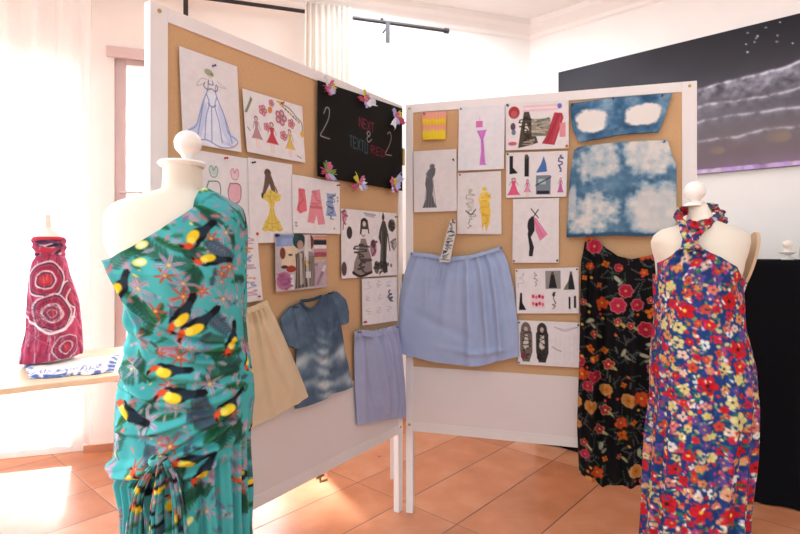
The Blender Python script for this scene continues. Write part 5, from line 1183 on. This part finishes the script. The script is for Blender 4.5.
# folded blue and white cloth on the table
def on_tab(px, py):
    Yq = F*(CH-TABZ)/(py-H0); return np.array([(px-400)/F*Yq, Yq])
cc = Canvas(.5, .5, .004, 'f0f2f5')
cn = smooth_noise(cc.X, cc.Y, 40, 3)
edge = np.minimum.reduce([cc.X, cc.w-cc.X, cc.h-cc.Y]); k = np.clip((.035-edge+.03*(cn-.5))/.012, 0, 1)*np.clip((cn-.38)*6, 0, 1)
cc.img = cc.img*(1-k[..., None])+hexc('4f6cae')*k[..., None]
for q in range(16): scribble(cc, .1+.05*q, .70, .15+.05*q, .97, ['3c5aa4', '8098c8'][q % 2], 5, .02, .6, q)
A, B2, C2, D2 = on_tab(24, 367), on_tab(119, 356), on_tab(112, 373), on_tab(28, 380)
nu, nv = 80, 50; U, V = np.meshgrid(np.linspace(0, 1, nu), np.linspace(0, 1, nv), indexing='ij'); u_, v_ = U[..., None], V[..., None]
G = (A*(1-u_)+B2*u_)*(1-v_)+(D2*(1-u_)+C2*u_)*v_
wv = smooth_noise(U*1.0, V*1.0, 6, 12)
Zc = TABZ+.006+.020*wv*np.clip(8*V*(1-V)+.3, 0, 1)*np.clip(12*U*(1-U)+.2, 0, 1)
Zc = np.where(V > .97, TABZ+.0045, Zc); G = G+(np.stack([.008*np.sin(U*19), .010*np.sin(U*13+1)], -1))*v_
cl = grid_obj('folded_cloth', np.dstack([G, Zc]), M['cotton'], None, cc.sample(U*cc.w, V*cc.h), flip=True)
cl.modifiers.new('t', 'SOLIDIFY').thickness = .003
tag(cl, 'white cloth with a blue edge print folded flat on the birch table', 'cloth')

# ------------------------------------------------------------------ black draped counter on the right and little white ornament
CN = Panel((.907, 3.45), (.7357, -.6773)); ht = 1.205
nu, nv = 420, 40; U, V = np.meshgrid(np.linspace(0, 1, nu), np.linspace(0, 1, nv), indexing='ij')
lenC = 3.2; per = U*lenC
fold = (.012*np.sin(per*17+1.2*np.sin(per*5))+.008*np.sin(per*31+1))*V**.7
T_ = np.clip(per, 0, lenC)
P1 = CN.w(T_, ht-V*(ht-.006), .0+fold+.02*V)
dp_ = np.append(-CN.n, 0)*.42
v = [P1.reshape(-1, 3)]; f = grid_faces(nu, nv)
P2 = CN.w(T_[:, :1], ht+0*V[:, :1], 0)+dp_
n0 = nu*nv; v.append(P2.reshape(-1, 3)); f += [(i*nv, n0+i, n0+i+1, (i+1)*nv) for i in range(nu-1)]
P3 = P2-np.array([0, 0, ht-.006]); n1_ = n0+nu; v.append(P3.reshape(-1, 3)); f += [(n0+i, n1_+i, n1_+i+1, n0+i+1) for i in range(nu-1)]
f.append(tuple([j for j in range(nv)]+[n1_, n0])); f.append(tuple([(nu-1)*nv+j for j in range(nv)][::-1]+[n0+nu-1, n1_+nu-1]))
ctr = mesh_obj('black_draped_counter', np.concatenate(v), f, M['black'])
tag(ctr, 'long high counter covered to the floor by a black cloth along the right wall', 'counter')
pk = CN.sz(785, 262)[0]; ob = CN.w(pk, ht, -.10); b = MB()
b.lathe(ob[0], ob[1], [(.026, ht+.0005), (.028, ht+.006), (.012, ht+.018), (.012, ht+.026), (.034, ht+.034), (.036, ht+.04), (.014, ht+.046), (.012, ht+.056), (.020, ht+.066), (.024, ht+.080), (.018, ht+.094), (.002, ht+.100)], 24)
orn = b.obj('turned_ornament', M['knob'], None, True); tag(orn, 'small white turned knob ornament standing on the black covered counter', 'ornament')
cx2 = CN.w(pk+.10, ht, -.12); b = MB(); b.lathe(cx2[0], cx2[1], [(.05, ht+.0005), (.056, ht+.02), (.057, ht+.07), (.050, ht+.082), (.01, ht+.085)], 28)
jar = b.obj('white_box_jar', M['knob'], None, True); tag(jar, 'squat white container behind the knob ornament at the right edge', 'container')

# ------------------------------------------------------------------ world, lights, camera
w = bpy.data.worlds.new('sky'); scn.world = w; w.use_nodes = True; nt = w.node_tree; bg = nt.nodes['Background']
tc = N(nt, 'ShaderNodeTexCoord'); dt = N(nt, 'ShaderNodeVectorMath', operation='DOT_PRODUCT'); dt.inputs[1].default_value = (-.66, .72, .22)
def mrange(a, b_, c, d, interp='LINEAR'):
    q = N(nt, 'ShaderNodeMapRange', interpolation_type=interp)
    for nm, v in zip(('From Min', 'From Max', 'To Min', 'To Max'), (a, b_, c, d)): q.inputs[nm].default_value = v
    nt.links.new(dt.outputs['Value'], q.inputs['Value']); return q
nt.links.new(tc.outputs['Generated'], dt.inputs[0])
m1 = mrange(-1, .3, .72, 1.35); m2 = mrange(.15, 1, 0, 12, 'SMOOTHSTEP'); ad = N(nt, 'ShaderNodeMath', operation='ADD')
nt.links.new(m1.outputs[0], ad.inputs[0]); nt.links.new(m2.outputs[0], ad.inputs[1]); nt.links.new(ad.outputs[0], bg.inputs['Strength'])
bg.inputs['Color'].default_value = (.86, .945, 1.0, 1)
def area(name, loc, target, sx, sy, power, col=(1, 1, 1)):
    l = bpy.data.lights.new(name, 'AREA'); l.shape = 'RECTANGLE'; l.size = sx; l.size_y = sy; l.energy = power; l.color = col
    o = bpy.data.objects.new(name, l); COL.objects.link(o); o.location = loc
    o.rotation_euler = (Vector(target)-Vector(loc)).to_track_quat('-Z', 'Y').to_euler(); return o
area('back_wall_fill', (.3, 3.35, 2.98), (.3, 3.36, 0), 1.2, .7, 22, (.9, .96, 1))  # added unseen fill light behind the boards, brightens the back wall
sl = bpy.data.lights.new('sun', 'SUN'); sl.energy = 12.0; sl.angle = math.radians(3); sl.color = (1, .93, .84)
so = bpy.data.objects.new('sun', sl); COL.objects.link(so)
so.rotation_euler = (-Vector((-.45, .80, .62))).to_track_quat('-Z', 'Y').to_euler()
cam = bpy.data.cameras.new('camera'); co = bpy.data.objects.new('camera', cam); COL.objects.link(co); scn.camera = co
co.location = (0, 0, CH); co.rotation_euler = (math.pi/2, 0, 0)
cam.sensor_fit = 'HORIZONTAL'; cam.sensor_width = 36; cam.lens = 36*F/800; cam.shift_y = -(267-H0)/800; cam.clip_start = .05
scn.view_settings.view_transform = 'Standard'; scn.view_settings.look = 'None'; scn.view_settings.gamma = 1; scn.view_settings.use_curve_mapping = False
scn.view_settings.exposure = .35
scn.cycles.use_denoising = True
